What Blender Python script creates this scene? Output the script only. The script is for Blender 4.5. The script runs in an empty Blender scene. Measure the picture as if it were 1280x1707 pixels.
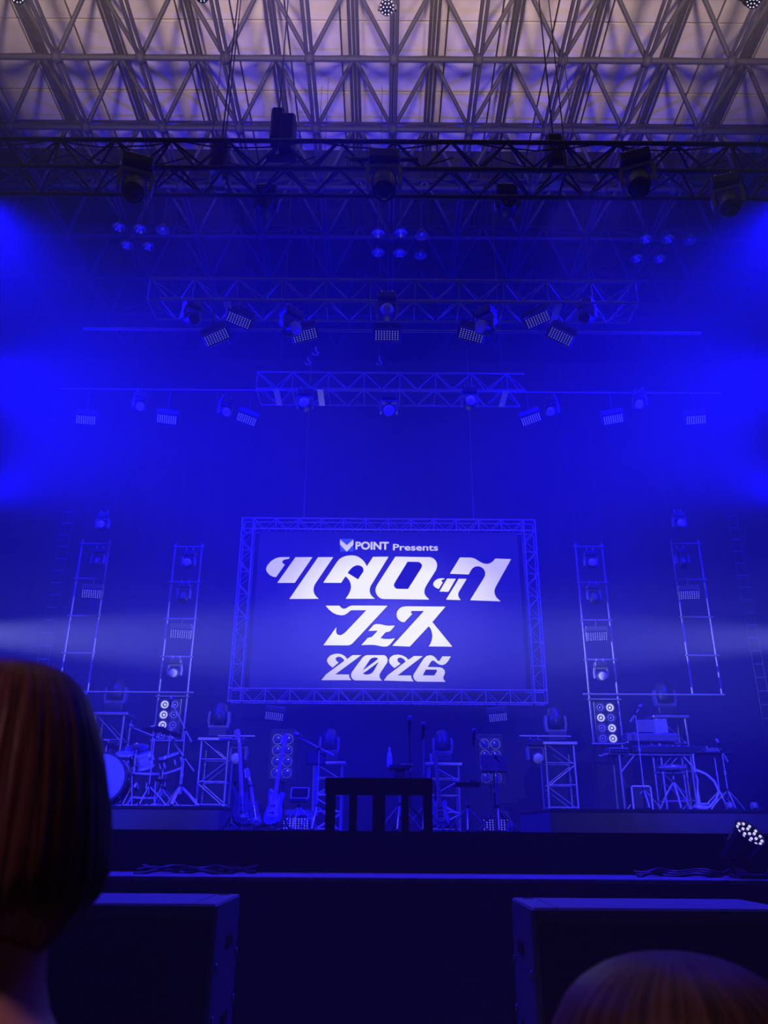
import bpy, math, random
from mathutils import Vector, Matrix, Quaternion
R = math.radians
random.seed(7)
sc = bpy.context.scene
COL = sc.collection

# ------------------------------------------------------------------ camera
EYE = Vector((0.0, 0.0, 1.5))
F = 1300.0
PITCH, ROLL = R(22.26), R(0.4)
fwd = Vector((0, math.cos(PITCH), math.sin(PITCH)))
up0 = Vector((0, -math.sin(PITCH), math.cos(PITCH)))
rt0 = Vector((1, 0, 0))
rt = rt0 * math.cos(ROLL) + up0 * math.sin(ROLL)
up = up0 * math.cos(ROLL) - rt0 * math.sin(ROLL)
cd = bpy.data.cameras.new('camera')
cam = bpy.data.objects.new('camera', cd)
COL.objects.link(cam)
cam.matrix_world = Matrix(((rt.x, up.x, -fwd.x, EYE.x), (rt.y, up.y, -fwd.y, EYE.y), (rt.z, up.z, -fwd.z, EYE.z), (0, 0, 0, 1)))
cd.sensor_fit = 'HORIZONTAL'
cd.sensor_width = 36.0
cd.lens = 36.0 * F / 1280.0
cd.clip_start, cd.clip_end = 0.05, 200
cd.dof.use_dof = True
cd.dof.focus_distance = 15.0
cd.dof.aperture_fstop = 9.0
sc.camera = cam


def at(px, py, Y):
    """point of the ray through a photo pixel on the vertical plane y = Y"""
    d = fwd + rt * ((px - 640) / F) + up * ((853.5 - py) / F)
    return EYE + d * (Y / d.y)


def atz(px, py, z):
    d = fwd + rt * ((px - 640) / F) + up * ((853.5 - py) / F)
    return EYE + d * ((z - EYE.z) / d.z)


XC = at(647, 1020, 19.2).x      # the stage's axis of symmetry

# ------------------------------------------------------------------ world, exposure, lights
sc.view_settings.view_transform = 'Standard'
sc.view_settings.look = 'None'
sc.view_settings.gamma = 1.0
sc.view_settings.use_curve_mapping = False
sc.view_settings.exposure = 0.0
sc.cycles.use_denoising = True
sc.cycles.max_bounces = 5
sc.cycles.diffuse_bounces = 3
sc.cycles.glossy_bounces = 2
sc.cycles.volume_bounces = 0
sc.cycles.sample_clamp_indirect = 3.0

HAZE = 0.014
w = bpy.data.worlds.new('hall_air')
sc.world = w
w.use_nodes = True
nt = w.node_tree
nt.nodes['Background'].inputs[0].default_value = (0, 0, 0, 1)
nt.nodes['Background'].inputs[1].default_value = 0
vs = nt.nodes.new('ShaderNodeVolumeScatter')
vs.inputs['Color'].default_value = (1, 1, 1, 1)
vs.inputs['Density'].default_value = HAZE
vs.inputs['Anisotropy'].default_value = 0.0
nt.links.new(vs.outputs[0], nt.nodes['World Output'].inputs['Volume'])

BLUE = (0.022, 0.012, 1.0)


def spot(name, loc, target, power, color, angle, blend=0.6, size=0.12):
    l = bpy.data.lights.new(name, 'SPOT')
    l.energy, l.color, l.spot_size, l.spot_blend, l.shadow_soft_size = power, color, R(angle), blend, size
    o = bpy.data.objects.new(name, l)
    COL.objects.link(o)
    o.location = loc
    o.rotation_euler = (Vector(target) - Vector(loc)).to_track_quat('-Z', 'Y').to_euler()
    return o


STAGEBLUE = (0.008, 0.005, 1.0)
DEEP = (0.002, 0.001, 1.0)


def area(name, loc, target, power, color, sx, sy, spread):
    l = bpy.data.lights.new(name, 'AREA')
    l.shape, l.size, l.size_y, l.energy, l.color, l.spread = 'RECTANGLE', sx, sy, power, color, R(spread)
    o = bpy.data.objects.new(name, l)
    COL.objects.link(o)
    o.location = loc
    o.rotation_euler = (Vector(target) - Vector(loc)).to_track_quat('-Z', 'Y').to_euler()
    return o


for k, px in ((1, -28), (-1, 1312)):
    for py, ins, dy, dz, pw_, an in ((335, 0.34, 0.22, -1.0, 11500, 116), (835, 0.40, 0.75, 1.0, 6500, 88)):
        p = at(px, py, 12.0)
        spot('side_wash_light', p, p + Vector((k * ins, dy, dz)), pw_, DEEP, an, 1.0, 0.3)
for k, px in ((1, -60), (-1, 1342)):
    p = at(px, 615, 12.0)
    spot('side_wash_light', p, p + Vector((k * 6.0, 0.9, -1.7)), 10200, DEEP, 100, 1.0, 0.3)
for k in (-1, 1):
    area('cyc_wash_light', (XC + k * 2.6, 15.0, 11.8), (XC + k * 2.8, 20.6, 2.6), 120, BLUE, 3.6, 0.8, 84)
spot('drum_wash_light', (XC - 4.0, -3.0, 8.6), (XC - 4.5, 13.4, 2.5), 42000, STAGEBLUE, 13, 1.0, 0.12)
spot('keyboard_wash_light', (XC + 4.0, -3.0, 8.6), (XC + 4.9, 13.4, 2.7), 36000, STAGEBLUE, 13, 1.0, 0.12)
spot('band_wash_light', (XC, -3.0, 8.6), (XC - 1.3, 11.6, 2.2), 42000, STAGEBLUE, 14, 1.0, 0.12)
for k in (-1, 1):
    area('front_down_light', (XC + k * 3.1, 8.66, 10.1), (XC + k * 1.7, 5.7, 1.2), 80, (0.03, 0.015, 1.0), 1.6, 0.4, 42)
for k in (-1, 1):
    spot('white_fill_light', (XC + k * 2.5, -3.0, 8.8), (XC + k * 4.2, 14.5, 2.9), 3000, (0.55, 0.55, 1.0), 20, 1.0, 0.10)  # unseen front fill, added for pale glints on the stage gear
BL, BR = at(-240, 1052, 14.0), at(1520, 1062, 14.0)
spot('side_beam_light', BL, BL + Vector((6, 0.6, 0.0)), 42000, (0.30, 0.33, 1.0), 15, 1.0, 0.05)
spot('side_beam_light', BR, BR + Vector((-6, 0.6, 0.0)), 33000, (0.24, 0.26, 1.0), 15, 1.0, 0.05)
for x in (-5.5, 0, 5.5):
    spot('house_up_light', (x, 2.2, 8.0), (x * 0.95, 8.7, 17.2), 8200, (1.0, 0.72, 0.60), 50, 1.0, 0.9)
spot('house_down_light', (-2.0, -2.4, 4.2), (-0.25, 0.7, 1.45), 240, (1.0, 0.45, 0.62), 34, 1.0, 0.4)

# ------------------------------------------------------------------ materials
MATS = {}


def mat(name, base, rough=0.6, metal=0.0, emit=None, es=0.0, noise=None, bump=0.0, spec=0.5, stretch=None):
    if name in MATS:
        return MATS[name]
    m = bpy.data.materials.new(name)
    m.use_nodes = True
    n, lk = m.node_tree.nodes, m.node_tree.links
    b = n['Principled BSDF']
    b.inputs['Base Color'].default_value = (*base, 1)
    b.inputs['Roughness'].default_value = rough
    b.inputs['Metallic'].default_value = metal
    b.inputs['Specular IOR Level'].default_value = spec
    if emit:
        b.inputs['Emission Color'].default_value = (*emit, 1)
        b.inputs['Emission Strength'].default_value = es
    if noise or bump:
        tc = n.new('ShaderNodeTexCoord')
        mp = n.new('ShaderNodeMapping')
        if stretch:
            mp.inputs['Scale'].default_value = stretch
        nz = n.new('ShaderNodeTexNoise')
        nz.inputs['Scale'].default_value = noise[0] if noise else 40
        nz.inputs['Detail'].default_value = 4
        lk.new(tc.outputs['Object'], mp.inputs[0])
        lk.new(mp.outputs[0], nz.inputs['Vector'])
        if noise:
            cr = n.new('ShaderNodeValToRGB')
            k = noise[1]
            cr.color_ramp.elements[0].position, cr.color_ramp.elements[1].position = 0.3, 0.7
            cr.color_ramp.elements[0].color = (*[c * (1 - k) for c in base], 1)
            cr.color_ramp.elements[1].color = (*[min(1, c * (1 + k)) for c in base], 1)
            lk.new(nz.outputs[0], cr.inputs[0])
            lk.new(cr.outputs[0], b.inputs['Base Color'])
        if bump:
            bp = n.new('ShaderNodeBump')
            bp.inputs['Strength'].default_value = bump
            lk.new(nz.outputs[0], bp.inputs['Height'])
            lk.new(bp.outputs[0], b.inputs['Normal'])
    MATS[name] = m
    return m


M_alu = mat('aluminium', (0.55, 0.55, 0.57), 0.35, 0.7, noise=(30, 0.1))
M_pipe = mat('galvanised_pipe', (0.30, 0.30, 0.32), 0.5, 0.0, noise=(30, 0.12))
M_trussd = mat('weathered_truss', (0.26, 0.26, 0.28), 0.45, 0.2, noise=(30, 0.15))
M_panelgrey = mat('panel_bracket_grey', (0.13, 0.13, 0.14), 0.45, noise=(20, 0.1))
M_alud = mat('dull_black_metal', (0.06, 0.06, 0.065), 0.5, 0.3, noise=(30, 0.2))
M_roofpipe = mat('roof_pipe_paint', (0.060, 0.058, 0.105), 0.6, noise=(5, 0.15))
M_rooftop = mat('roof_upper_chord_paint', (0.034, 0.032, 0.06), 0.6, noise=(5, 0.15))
M_deckdark = mat('roof_deck_dark', (0.045, 0.043, 0.05), 0.9, noise=(1.2, 0.2))  # darker tone for the roof panels farther upstage
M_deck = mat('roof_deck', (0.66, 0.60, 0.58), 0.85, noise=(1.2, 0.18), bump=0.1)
M_black = mat('black_plastic', (0.018, 0.018, 0.02), 0.45, noise=(20, 0.2))
M_housing = mat('fixture_housing', (0.05, 0.05, 0.055), 0.4, noise=(20, 0.2))
M_grey = mat('grey_plastic', (0.25, 0.25, 0.27), 0.4, noise=(20, 0.1))
M_lens = mat('frosted_lens', (0.75, 0.75, 0.8), 0.35, noise=(60, 0.35))
M_glass = mat('dark_lens_glass', (0.02, 0.02, 0.03), 0.05, spec=0.8, noise=(8, 0.1))
M_led = mat('led_dot', (0.5, 0.5, 0.75), 0.3, emit=(0.22, 0.22, 1.0), es=0.5, noise=(20, 0.05))
M_ledlit = mat('led_dot_bright', (0.8, 0.8, 0.9), 0.3, emit=(0.75, 0.7, 1.0), es=0.9, noise=(20, 0.05))
M_chrome = mat('chrome', (0.80, 0.80, 0.84), 0.22, 0.5, noise=(10, 0.05))
M_reflector = mat('lamp_reflector', (0.8, 0.8, 0.85), 0.22, 0.9, noise=(40, 0.1))
M_curtain = mat('black_curtain', (0.105, 0.105, 0.115), 0.95, noise=(2.0, 0.12), spec=0.05)
M_wall = mat('hall_wall', (0.05, 0.05, 0.055), 0.9, noise=(3, 0.15))
M_floor = mat('hall_floor', (0.03, 0.03, 0.03), 0.7, noise=(6, 0.2))
M_stage = mat('stage_black', (0.02, 0.02, 0.022), 0.75, noise=(6, 0.25), spec=0.2)
M_riser = mat('riser_skirt', (0.10, 0.10, 0.11), 0.8, noise=(5, 0.15), spec=0.2)
M_ledge = mat('ledge_paint', (0.22, 0.22, 0.23), 0.6, noise=(14, 0.3))
M_subtop = mat('subwoofer_paint', (0.14, 0.14, 0.145), 0.5, noise=(40, 0.15), bump=0.15)
M_subgrille = mat('subwoofer_grille', (0.012, 0.012, 0.014), 0.7, noise=(60, 0.3), spec=0.2)
M_wood = mat('black_stained_wood', (0.014, 0.013, 0.013), 0.6, noise=(20, 0.3), stretch=(1, 1, 8), spec=0.2)
M_white = mat('white_piping', (0.85, 0.85, 0.88), 0.4, noise=(10, 0.05))
M_drum = mat('drum_shell', (0.35, 0.35, 0.4), 0.25, 0.2, noise=(12, 0.2))
M_drumd = mat('dark_drum_shell', (0.05, 0.05, 0.06), 0.2, 0.1, noise=(12, 0.2))
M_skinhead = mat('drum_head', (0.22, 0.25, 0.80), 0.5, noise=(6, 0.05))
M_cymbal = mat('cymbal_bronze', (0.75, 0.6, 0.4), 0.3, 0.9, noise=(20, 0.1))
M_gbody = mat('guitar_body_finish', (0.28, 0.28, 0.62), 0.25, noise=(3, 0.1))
M_gneck = mat('maple_neck', (0.55, 0.4, 0.28), 0.4, noise=(20, 0.15), stretch=(6, 6, 1))
M_gdark = mat('dark_bass_finish', (0.12, 0.1, 0.14), 0.2, noise=(3, 0.1))
M_pick = mat('pickguard', (0.7, 0.7, 0.72), 0.35, noise=(10, 0.05))
M_cable = mat('cable_rubber', (0.03, 0.03, 0.03), 0.5, noise=(20, 0.2))
M_bluecable = mat('pale_cable_sleeve', (0.6, 0.6, 0.7), 0.45, noise=(20, 0.15))
M_bottle = mat('bottle_plastic', (0.7, 0.72, 0.8), 0.15, noise=(8, 0.1))
M_keys = mat('ivory_keys', (0.8, 0.8, 0.78), 0.35, noise=(8, 0.03))
M_kbd = mat('keyboard_case', (0.14, 0.14, 0.16), 0.35, noise=(10, 0.1))
M_red = mat('reddish_wood_cheek', (0.5, 0.2, 0.16), 0.4, noise=(20, 0.2))
M_fabric = mat('grille_cloth', (0.06, 0.06, 0.08), 0.9, noise=(90, 0.3))
M_skin = mat('skin', (0.62, 0.36, 0.28), 0.5, noise=(30, 0.05))
M_cloth = mat('dark_clothes', (0.02, 0.02, 0.025), 0.9, noise=(30, 0.2))
M_eye = mat('eye_white', (0.8, 0.8, 0.8), 0.2, noise=(5, 0.02))
M_lip = mat('lips', (0.5, 0.2, 0.18), 0.4, noise=(30, 0.05))


def hair_mat(name, dark, light):
    m = bpy.data.materials.new(name)
    m.use_nodes = True
    n, lk = m.node_tree.nodes, m.node_tree.links
    b = n['Principled BSDF']
    b.inputs['Roughness'].default_value = 0.42
    b.inputs['Specular IOR Level'].default_value = 0.35
    uv = n.new('ShaderNodeTexCoord')
    mp = n.new('ShaderNodeMapping')
    mp.inputs['Scale'].default_value = (90, 2.0, 1)
    nz = n.new('ShaderNodeTexNoise')
    nz.inputs['Scale'].default_value = 1.0
    nz.inputs['Detail'].default_value = 5
    cr = n.new('ShaderNodeValToRGB')
    cr.color_ramp.elements[0].position, cr.color_ramp.elements[1].position = 0.35, 0.7
    cr.color_ramp.elements[0].color = (*dark, 1)
    cr.color_ramp.elements[1].color = (*light, 1)
    bp = n.new('ShaderNodeBump')
    bp.inputs['Strength'].default_value = 0.5
    bp.inputs['Distance'].default_value = 0.004
    lk.new(uv.outputs['UV'], mp.inputs[0])
    lk.new(mp.outputs[0], nz.inputs['Vector'])
    lk.new(nz.outputs[0], cr.inputs[0])
    lk.new(cr.outputs[0], b.inputs['Base Color'])
    lk.new(nz.outputs[0], bp.inputs['Height'])
    lk.new(bp.outputs[0], b.inputs['Normal'])
    return m


# the picture on the screen: violet-blue ground that is brightest low in its middle
def screen_mat():
    m = bpy.data.materials.new('screen_picture')
    m.use_nodes = True
    n, lk = m.node_tree.nodes, m.node_tree.links
    b = n['Principled BSDF']
    b.inputs['Base Color'].default_value = (0.02, 0.02, 0.02, 1)
    b.inputs['Roughness'].default_value = 0.6
    tc = n.new('ShaderNodeTexCoord')
    mp = n.new('ShaderNodeMapping')
    mp.inputs['Scale'].default_value = (1 / 3.4, 1, 1 / 2.3)
    mp.inputs['Location'].default_value = (0, 0, 0.12)
    ln = n.new('ShaderNodeVectorMath')
    ln.operation = 'LENGTH'
    cr = n.new('ShaderNodeValToRGB')
    cr.color_ramp.interpolation = 'EASE'
    e = cr.color_ramp.elements
    e[0].position, e[0].color = 0.0, (0.10, 0.085, 0.62, 1)
    e[1].position, e[1].color = 1.0, (0.008, 0.006, 0.24, 1)
    x = e.new(0.5)
    x.color = (0.035, 0.028, 0.38, 1)
    lk.new(tc.outputs['Object'], mp.inputs[0])
    lk.new(mp.outputs[0], ln.inputs[0])
    lk.new(ln.outputs['Value'], cr.inputs[0])
    lk.new(cr.outputs[0], b.inputs['Emission Color'])
    b.inputs['Emission Strength'].default_value = 0.74
    return m


def letter_mat():
    m = bpy.data.materials.new('screen_lettering')
    m.use_nodes = True
    n, lk = m.node_tree.nodes, m.node_tree.links
    b = n['Principled BSDF']
    b.inputs['Base Color'].default_value = (0.02, 0.02, 0.02, 1)
    tc = n.new('ShaderNodeTexCoord')
    mp = n.new('ShaderNodeMapping')
    mp.inputs['Scale'].default_value = (1 / 3.3, 1, 1 / 2.0)
    ln = n.new('ShaderNodeVectorMath')
    ln.operation = 'LENGTH'
    cr = n.new('ShaderNodeValToRGB')
    e = cr.color_ramp.elements
    e[0].position, e[0].color = 0.55, (1.0, 0.98, 1.0, 1)
    e[1].position, e[1].color = 1.0, (0.55, 0.50, 0.92, 1)  # lavender at the outer letters: haze and bloom put into the colour
    lk.new(tc.outputs['Object'], mp.inputs[0])
    lk.new(mp.outputs[0], ln.inputs[0])
    lk.new(ln.outputs['Value'], cr.inputs[0])
    lk.new(cr.outputs[0], b.inputs['Emission Color'])
    b.inputs['Emission Strength'].default_value = 1.15
    return m


# ------------------------------------------------------------------ mesh helpers
def frame_to(p0, p1):
    d = Vector(p1) - Vector(p0)
    q = d.to_track_quat('Z', 'Y')
    return Matrix.Translation(p0) @ q.to_matrix().to_4x4(), d.length


class G:
    def __init__(s):
        s.v, s.f = [], []

    def add(s, vs_, fs, M=None):
        o = len(s.v)
        for p in vs_:
            p = Vector(p)
            s.v.append(M @ p if M else p)
        s.f += [tuple(i + o for i in f) for f in fs]
        return s

    def box(s, c, d, M=None, taper=1.0):
        x, y, z = (k / 2 for k in d)
        cx, cy, cz = c
        t = taper
        vs_ = [(cx - x, cy - y, cz - z), (cx + x, cy - y, cz - z), (cx + x, cy + y, cz - z), (cx - x, cy + y, cz - z),
               (cx - x * t, cy - y * t, cz + z), (cx + x * t, cy - y * t, cz + z), (cx + x * t, cy + y * t, cz + z), (cx - x * t, cy + y * t, cz + z)]
        return s.add(vs_, [(3, 2, 1, 0), (4, 5, 6, 7), (0, 1, 5, 4), (1, 2, 6, 5), (2, 3, 7, 6), (3, 0, 4, 7)], M)

    def bbox(s, c, d, b=0.01, M=None):
        """box with chamfered edges along every side"""
        x, y, z = (k / 2 for k in d)
        b = min(b, x * .9, y * .9, z * .9)
        ring = lambda i, zz: [(c[0] + sx * (x - i) + tx, c[1] + sy * (y - i) + ty, c[2] + zz) for sx, sy, tx, ty in
                              ((-1, -1, 0, b), (-1, -1, b, 0), (1, -1, -b, 0), (1, -1, 0, b), (1, 1, 0, -b), (1, 1, -b, 0), (-1, 1, b, 0), (-1, 1, 0, -b))]
        vs_ = ring(b * .7, -z) + ring(0, -z + b) + ring(0, z - b) + ring(b * .7, z)
        fs = [tuple(range(7, -1, -1)), tuple(range(24, 32))]
        for r in range(3):
            for i in range(8):
                j = (i + 1) % 8
                fs.append((r * 8 + i, r * 8 + j, r * 8 + 8 + j, r * 8 + 8 + i))
        return s.add(vs_, fs, M)

    def lathe(s, prof, n=16, M=None, caps=True):
        vs_, fs = [], []
        for r, z in prof:
            for i in range(n):
                a = 2 * math.pi * i / n
                vs_.append((r * math.cos(a), r * math.sin(a), z))
        k = len(prof)
        for j in range(k - 1):
            for i in range(n):
                i2 = (i + 1) % n
                fs.append((j * n + i, j * n + i2, j * n + n + i2, j * n + n + i))
        if caps:
            fs.append(tuple(range(n - 1, -1, -1)))
            fs.append(tuple(range((k - 1) * n, k * n)))
        return s.add(vs_, fs, M)

    def tube(s, p0, p1, r0, r1=None, n=8):
        M, L = frame_to(p0, p1)
        return s.lathe([(r0, 0), (r1 if r1 is not None else r0, L)], n, M)

    def path(s, pts, r, n=6):
        pts = [Vector(p) for p in pts]
        k = len(pts)
        vs_, fs = [], []
        prev = None
        for i, p in enumerate(pts):
            t = (pts[min(i + 1, k - 1)] - pts[max(i - 1, 0)]).normalized()
            if prev is None:
                u = t.orthogonal().normalized()
            else:
                u = (prev - t * prev.dot(t)).normalized()
            prev = u
            v = t.cross(u)
            rr = r[i] if isinstance(r, (list, tuple)) else r
            for j in range(n):
                a = 2 * math.pi * j / n
                vs_.append(p + u * (rr * math.cos(a)) + v * (rr * math.sin(a)))
        for i in range(k - 1):
            for j in range(n):
                j2 = (j + 1) % n
                fs.append((i * n + j, i * n + j2, i * n + n + j2, i * n + n + j))
        fs.append(tuple(range(n - 1, -1, -1)))
        fs.append(tuple(range((k - 1) * n, k * n)))
        return s.add(vs_, fs)

    def ball(s, c, r, n=12, m=8, sc_=(1, 1, 1)):
        prof = [(max(1e-4, r * math.sin(math.pi * i / m)), -r * math.cos(math.pi * i / m)) for i in range(m + 1)]
        return s.lathe(prof, n, Matrix.Translation(c) @ Matrix.Diagonal((*sc_, 1)))

    def ring(s, R0, r, n=20, m=6, M=None):
        vs_, fs = [], []
        for i in range(n):
            a = 2 * math.pi * i / n
            for j in range(m):
                b = 2 * math.pi * j / m
                q = R0 + r * math.cos(b)
                vs_.append((q * math.cos(a), q * math.sin(a), r * math.sin(b)))
        for i in range(n):
            for j in range(m):
                fs.append((i * m + j, ((i + 1) % n) * m + j, ((i + 1) % n) * m + (j + 1) % m, i * m + (j + 1) % m))
        return s.add(vs_, fs, M)

    def prism(s, poly, d, M=None):
        """polygon in the x-z plane, thickness d along y"""
        k = len(poly)
        vs_ = [(x, -d / 2, z) for x, z in poly] + [(x, d / 2, z) for x, z in poly]
        fs = [tuple(range(k)), tuple(range(2 * k - 1, k - 1, -1))] + [(i, i + k, (i + 1) % k + k, (i + 1) % k) for i in range(k)]
        return s.add(vs_, fs, M)

    def mesh(s, name, m, smooth=False):
        me = bpy.data.meshes.new(name)
        me.from_pydata([tuple(p) for p in s.v], [], s.f)
        me.materials.append(m)
        if smooth:
            me.polygons.foreach_set('use_smooth', [True] * len(me.polygons))
            try:
                me.set_sharp_from_angle(angle=R(45))
            except Exception:
                pass
        me.update()
        return me


def link(name, me, parent=None, loc=None, rot=None):
    o = bpy.data.objects.new(name, me)
    COL.objects.link(o)
    if parent:
        o.parent = parent
    if loc is not None:
        o.location = loc
    if rot is not None:
        o.rotation_euler = rot
    return o


def obj(name, g, m, parent=None, loc=None, rot=None, smooth=False):
    return link(name, g.mesh(name, m, smooth), parent, loc, rot)


def thing(name, label, cat, loc=(0, 0, 0), rot=(0, 0, 0), group=None):
    o = bpy.data.objects.new(name, None)
    o.empty_display_size = 0.1
    COL.objects.link(o)
    o.location, o.rotation_euler = loc, rot
    return tag(o, label, cat, group)


def tag(o, label, cat, group=None):
    o['label'], o['category'] = label, cat
    if group:
        o['group'] = group
    return o


def struct(o):
    o['kind'] = 'structure'
    return o


BARS = {}


def bar(name, p0, p1, r, m, parent=None, base=(0, 0, 0)):
    """a round bar between two world points; all bars of a material share one mesh"""
    k = m.name
    if k not in BARS:
        BARS[k] = G().lathe([(1, 0), (1, 1)], 8).mesh('bar', m, True)
    o = bpy.data.objects.new(name, BARS[k])
    COL.objects.link(o)
    p0, p1 = Vector(p0), Vector(p1)
    d = p1 - p0
    o.rotation_mode = 'QUATERNION'
    o.rotation_quaternion = d.to_track_quat('Z', 'Y')
    o.location = p0 - Vector(base)
    o.scale = (r, r, d.length)
    if parent:
        o.parent = parent
    return o


def drop_rod(t, M, p, z0, z1, r=0.016):
    if z1 > z0 + 0.01:
        o = bar('drop_rod', (p.x, p.y, z0), (p.x, p.y, z1), r, M_alud, t)
        o.matrix_parent_inverse = M.inverted()


def ordinal(i):
    return ['first', 'second', 'third', 'fourth', 'fifth', 'sixth', 'seventh', 'eighth', 'ninth', 'tenth', 'eleventh', 'twelfth'][i]


# ------------------------------------------------------------------ the hall
XW, Y0, Y1, ZT = 24.0, -14.0, 24.0, 19.2
struct(obj('floor', G().box((0, (Y0 + Y1) / 2, -0.1), (2 * XW, Y1 - Y0, 0.2)), M_floor))
struct(obj('wall_left', G().box((-XW - 0.1, (Y0 + Y1) / 2, ZT / 2), (0.2, Y1 - Y0, ZT)), M_wall))
struct(obj('wall_right', G().box((XW + 0.1, (Y0 + Y1) / 2, ZT / 2), (0.2, Y1 - Y0, ZT)), M_wall))
struct(obj('wall_front', G().box((0, Y1 + 0.1, ZT / 2), (2 * XW + 0.4, 0.2, ZT)), M_wall))
struct(obj('wall_back', G().box((0, Y0 - 0.1, ZT / 2), (2 * XW + 0.4, 0.2, ZT)), M_wall))

# roof: lower grid S apart at height H above the eye, upper grid half a bay over, deck panels on top
H, S = 15.25, 1.80
ZB = EYE.z + H
ZU = ZB + 0.080 * H
ZD = EYE.z + 1.100 * H
XR = XC + 0.02
YB0 = 0.652 * H
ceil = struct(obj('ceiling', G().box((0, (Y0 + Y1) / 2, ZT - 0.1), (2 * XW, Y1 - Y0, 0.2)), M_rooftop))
pw, pl = S * 2 / 3, S
pm = G().bbox((0, 0, 0), (pw - 0.035, pl - 0.035, 0.06), 0.012).mesh('panel', M_deck)
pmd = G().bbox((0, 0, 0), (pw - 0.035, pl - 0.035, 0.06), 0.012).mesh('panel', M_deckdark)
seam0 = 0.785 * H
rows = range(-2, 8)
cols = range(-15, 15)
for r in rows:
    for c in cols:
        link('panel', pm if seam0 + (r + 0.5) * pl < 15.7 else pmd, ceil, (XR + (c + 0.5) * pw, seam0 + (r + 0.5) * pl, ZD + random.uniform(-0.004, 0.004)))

fr = thing('roof_space_frame', 'grey tubular space frame carrying the beige roof deck panels', 'roof frame', (XR, YB0, ZB))
fb = Vector((XR, YB0, ZB))
jr = range(-1, 7)
ir = range(-8, 9)
X0, X1 = XR - 8.5 * S, XR + 8.5 * S
YA, YZ = YB0 - 1.5 * S, YB0 + 6.5 * S
for j in jr:
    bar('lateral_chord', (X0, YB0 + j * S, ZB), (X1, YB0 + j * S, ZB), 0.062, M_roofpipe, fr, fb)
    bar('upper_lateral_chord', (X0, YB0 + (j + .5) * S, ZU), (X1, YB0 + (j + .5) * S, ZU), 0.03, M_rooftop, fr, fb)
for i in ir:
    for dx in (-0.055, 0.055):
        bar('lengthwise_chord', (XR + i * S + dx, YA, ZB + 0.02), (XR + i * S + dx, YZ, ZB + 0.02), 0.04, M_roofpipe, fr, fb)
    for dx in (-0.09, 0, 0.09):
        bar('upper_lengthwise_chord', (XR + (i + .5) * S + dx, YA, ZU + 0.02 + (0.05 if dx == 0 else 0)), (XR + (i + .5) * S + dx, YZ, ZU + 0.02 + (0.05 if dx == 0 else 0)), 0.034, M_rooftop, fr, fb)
diag = []
for j in jr:
    for i in ir:
        top = Vector((XR + (i + .5) * S, YB0 + (j + .5) * S, ZU))
        for a in (0, 1):
            for b in (0, 1):
                diag.append((Vector((XR + (i + a) * S, YB0 + (j + b) * S, ZB)), top, abs(i + .5) * 0.5 + abs(j - 1.3)))
diag.sort(key=lambda q: q[2])
for p, q, k in diag[:290]:
    bar('diagonal_brace', p, q, 0.05, M_roofpipe, fr, fb)
g = G()
for p, q, k in diag[290:]:
    g.tube(p - fb, q - fb, 0.05, n=6)
o = obj('far_diagonal_braces', g, M_roofpipe, fr)
o['kind'] = 'stuff'
nm = G().ball((0, 0, 0), 0.13, 10, 6).mesh('node_ball', M_roofpipe, True)
for j in range(0, 6):
    for i in range(-5, 6):
        link('node_ball', nm, fr, (i * S, j * S, 0))

# high bay lamps under the darker part of the roof
hb_ref = G().lathe([(0.04, 0.22), (0.06, 0.2), (0.17, 0.03), (0.19, 0.0), (0.175, 0.0), (0.15, 0.03), (0.05, 0.15), (0.04, 0.16)], 18).mesh('reflector', M_reflector, True)
hb_blb = G().ball((0, 0, 0.06), 0.055, 10, 8).mesh('bulb', M_lens, True)
hb_rod = G().tube((0, 0, 0.2), (0, 0, ZD - ZB + 0.32), 0.02).mesh('rod', M_roofpipe)
hb_off = G().lathe([(0.04, 0.22), (0.06, 0.2), (0.17, 0.03), (0.19, 0.0), (0.175, 0.0), (0.15, 0.03), (0.05, 0.15), (0.04, 0.16)], 18).mesh('reflector', M_grey, True)
hb = [(199, 379, 1, 'upper left of the left cluster'), (234, 382, 1, 'upper middle of the left cluster'), (271, 384, 0, 'unlit, upper right of the left cluster'),
      (212, 409, 1, 'lower left of the left cluster'), (248, 411, 1, 'lower right of the left cluster'),
      (630, 389, 1, 'upper left of the middle cluster'), (668, 388, 1, 'upper middle of the middle cluster'), (703, 393, 0, 'unlit, upper right of the middle cluster'),
      (630, 421, 1, 'lower left of the middle cluster'), (666, 422, 1, 'lower middle of the middle cluster'), (701, 426, 0, 'unlit, lower right of the middle cluster'),
      (1075, 399, 1, 'upper left of the right cluster'), (1112, 399, 1, 'upper middle of the right cluster'), (1150, 402, 0, 'unlit, upper right of the right cluster'),
      (1060, 431, 1, 'lower left of the right cluster'), (1098, 432, 1, 'lower right of the right cluster')]
for px, py, on, where in hb:
    p = atz(px, py, ZB - 0.35)
    t = thing('high_bay_lamp', 'round high bay lamp under the roof frame, ' + where, 'ceiling lamp', p, group='high bay lamps')
    link('reflector', hb_ref if on else hb_off, t)
    link('bulb', hb_blb, t)
    link('rod', hb_rod, t)

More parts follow.
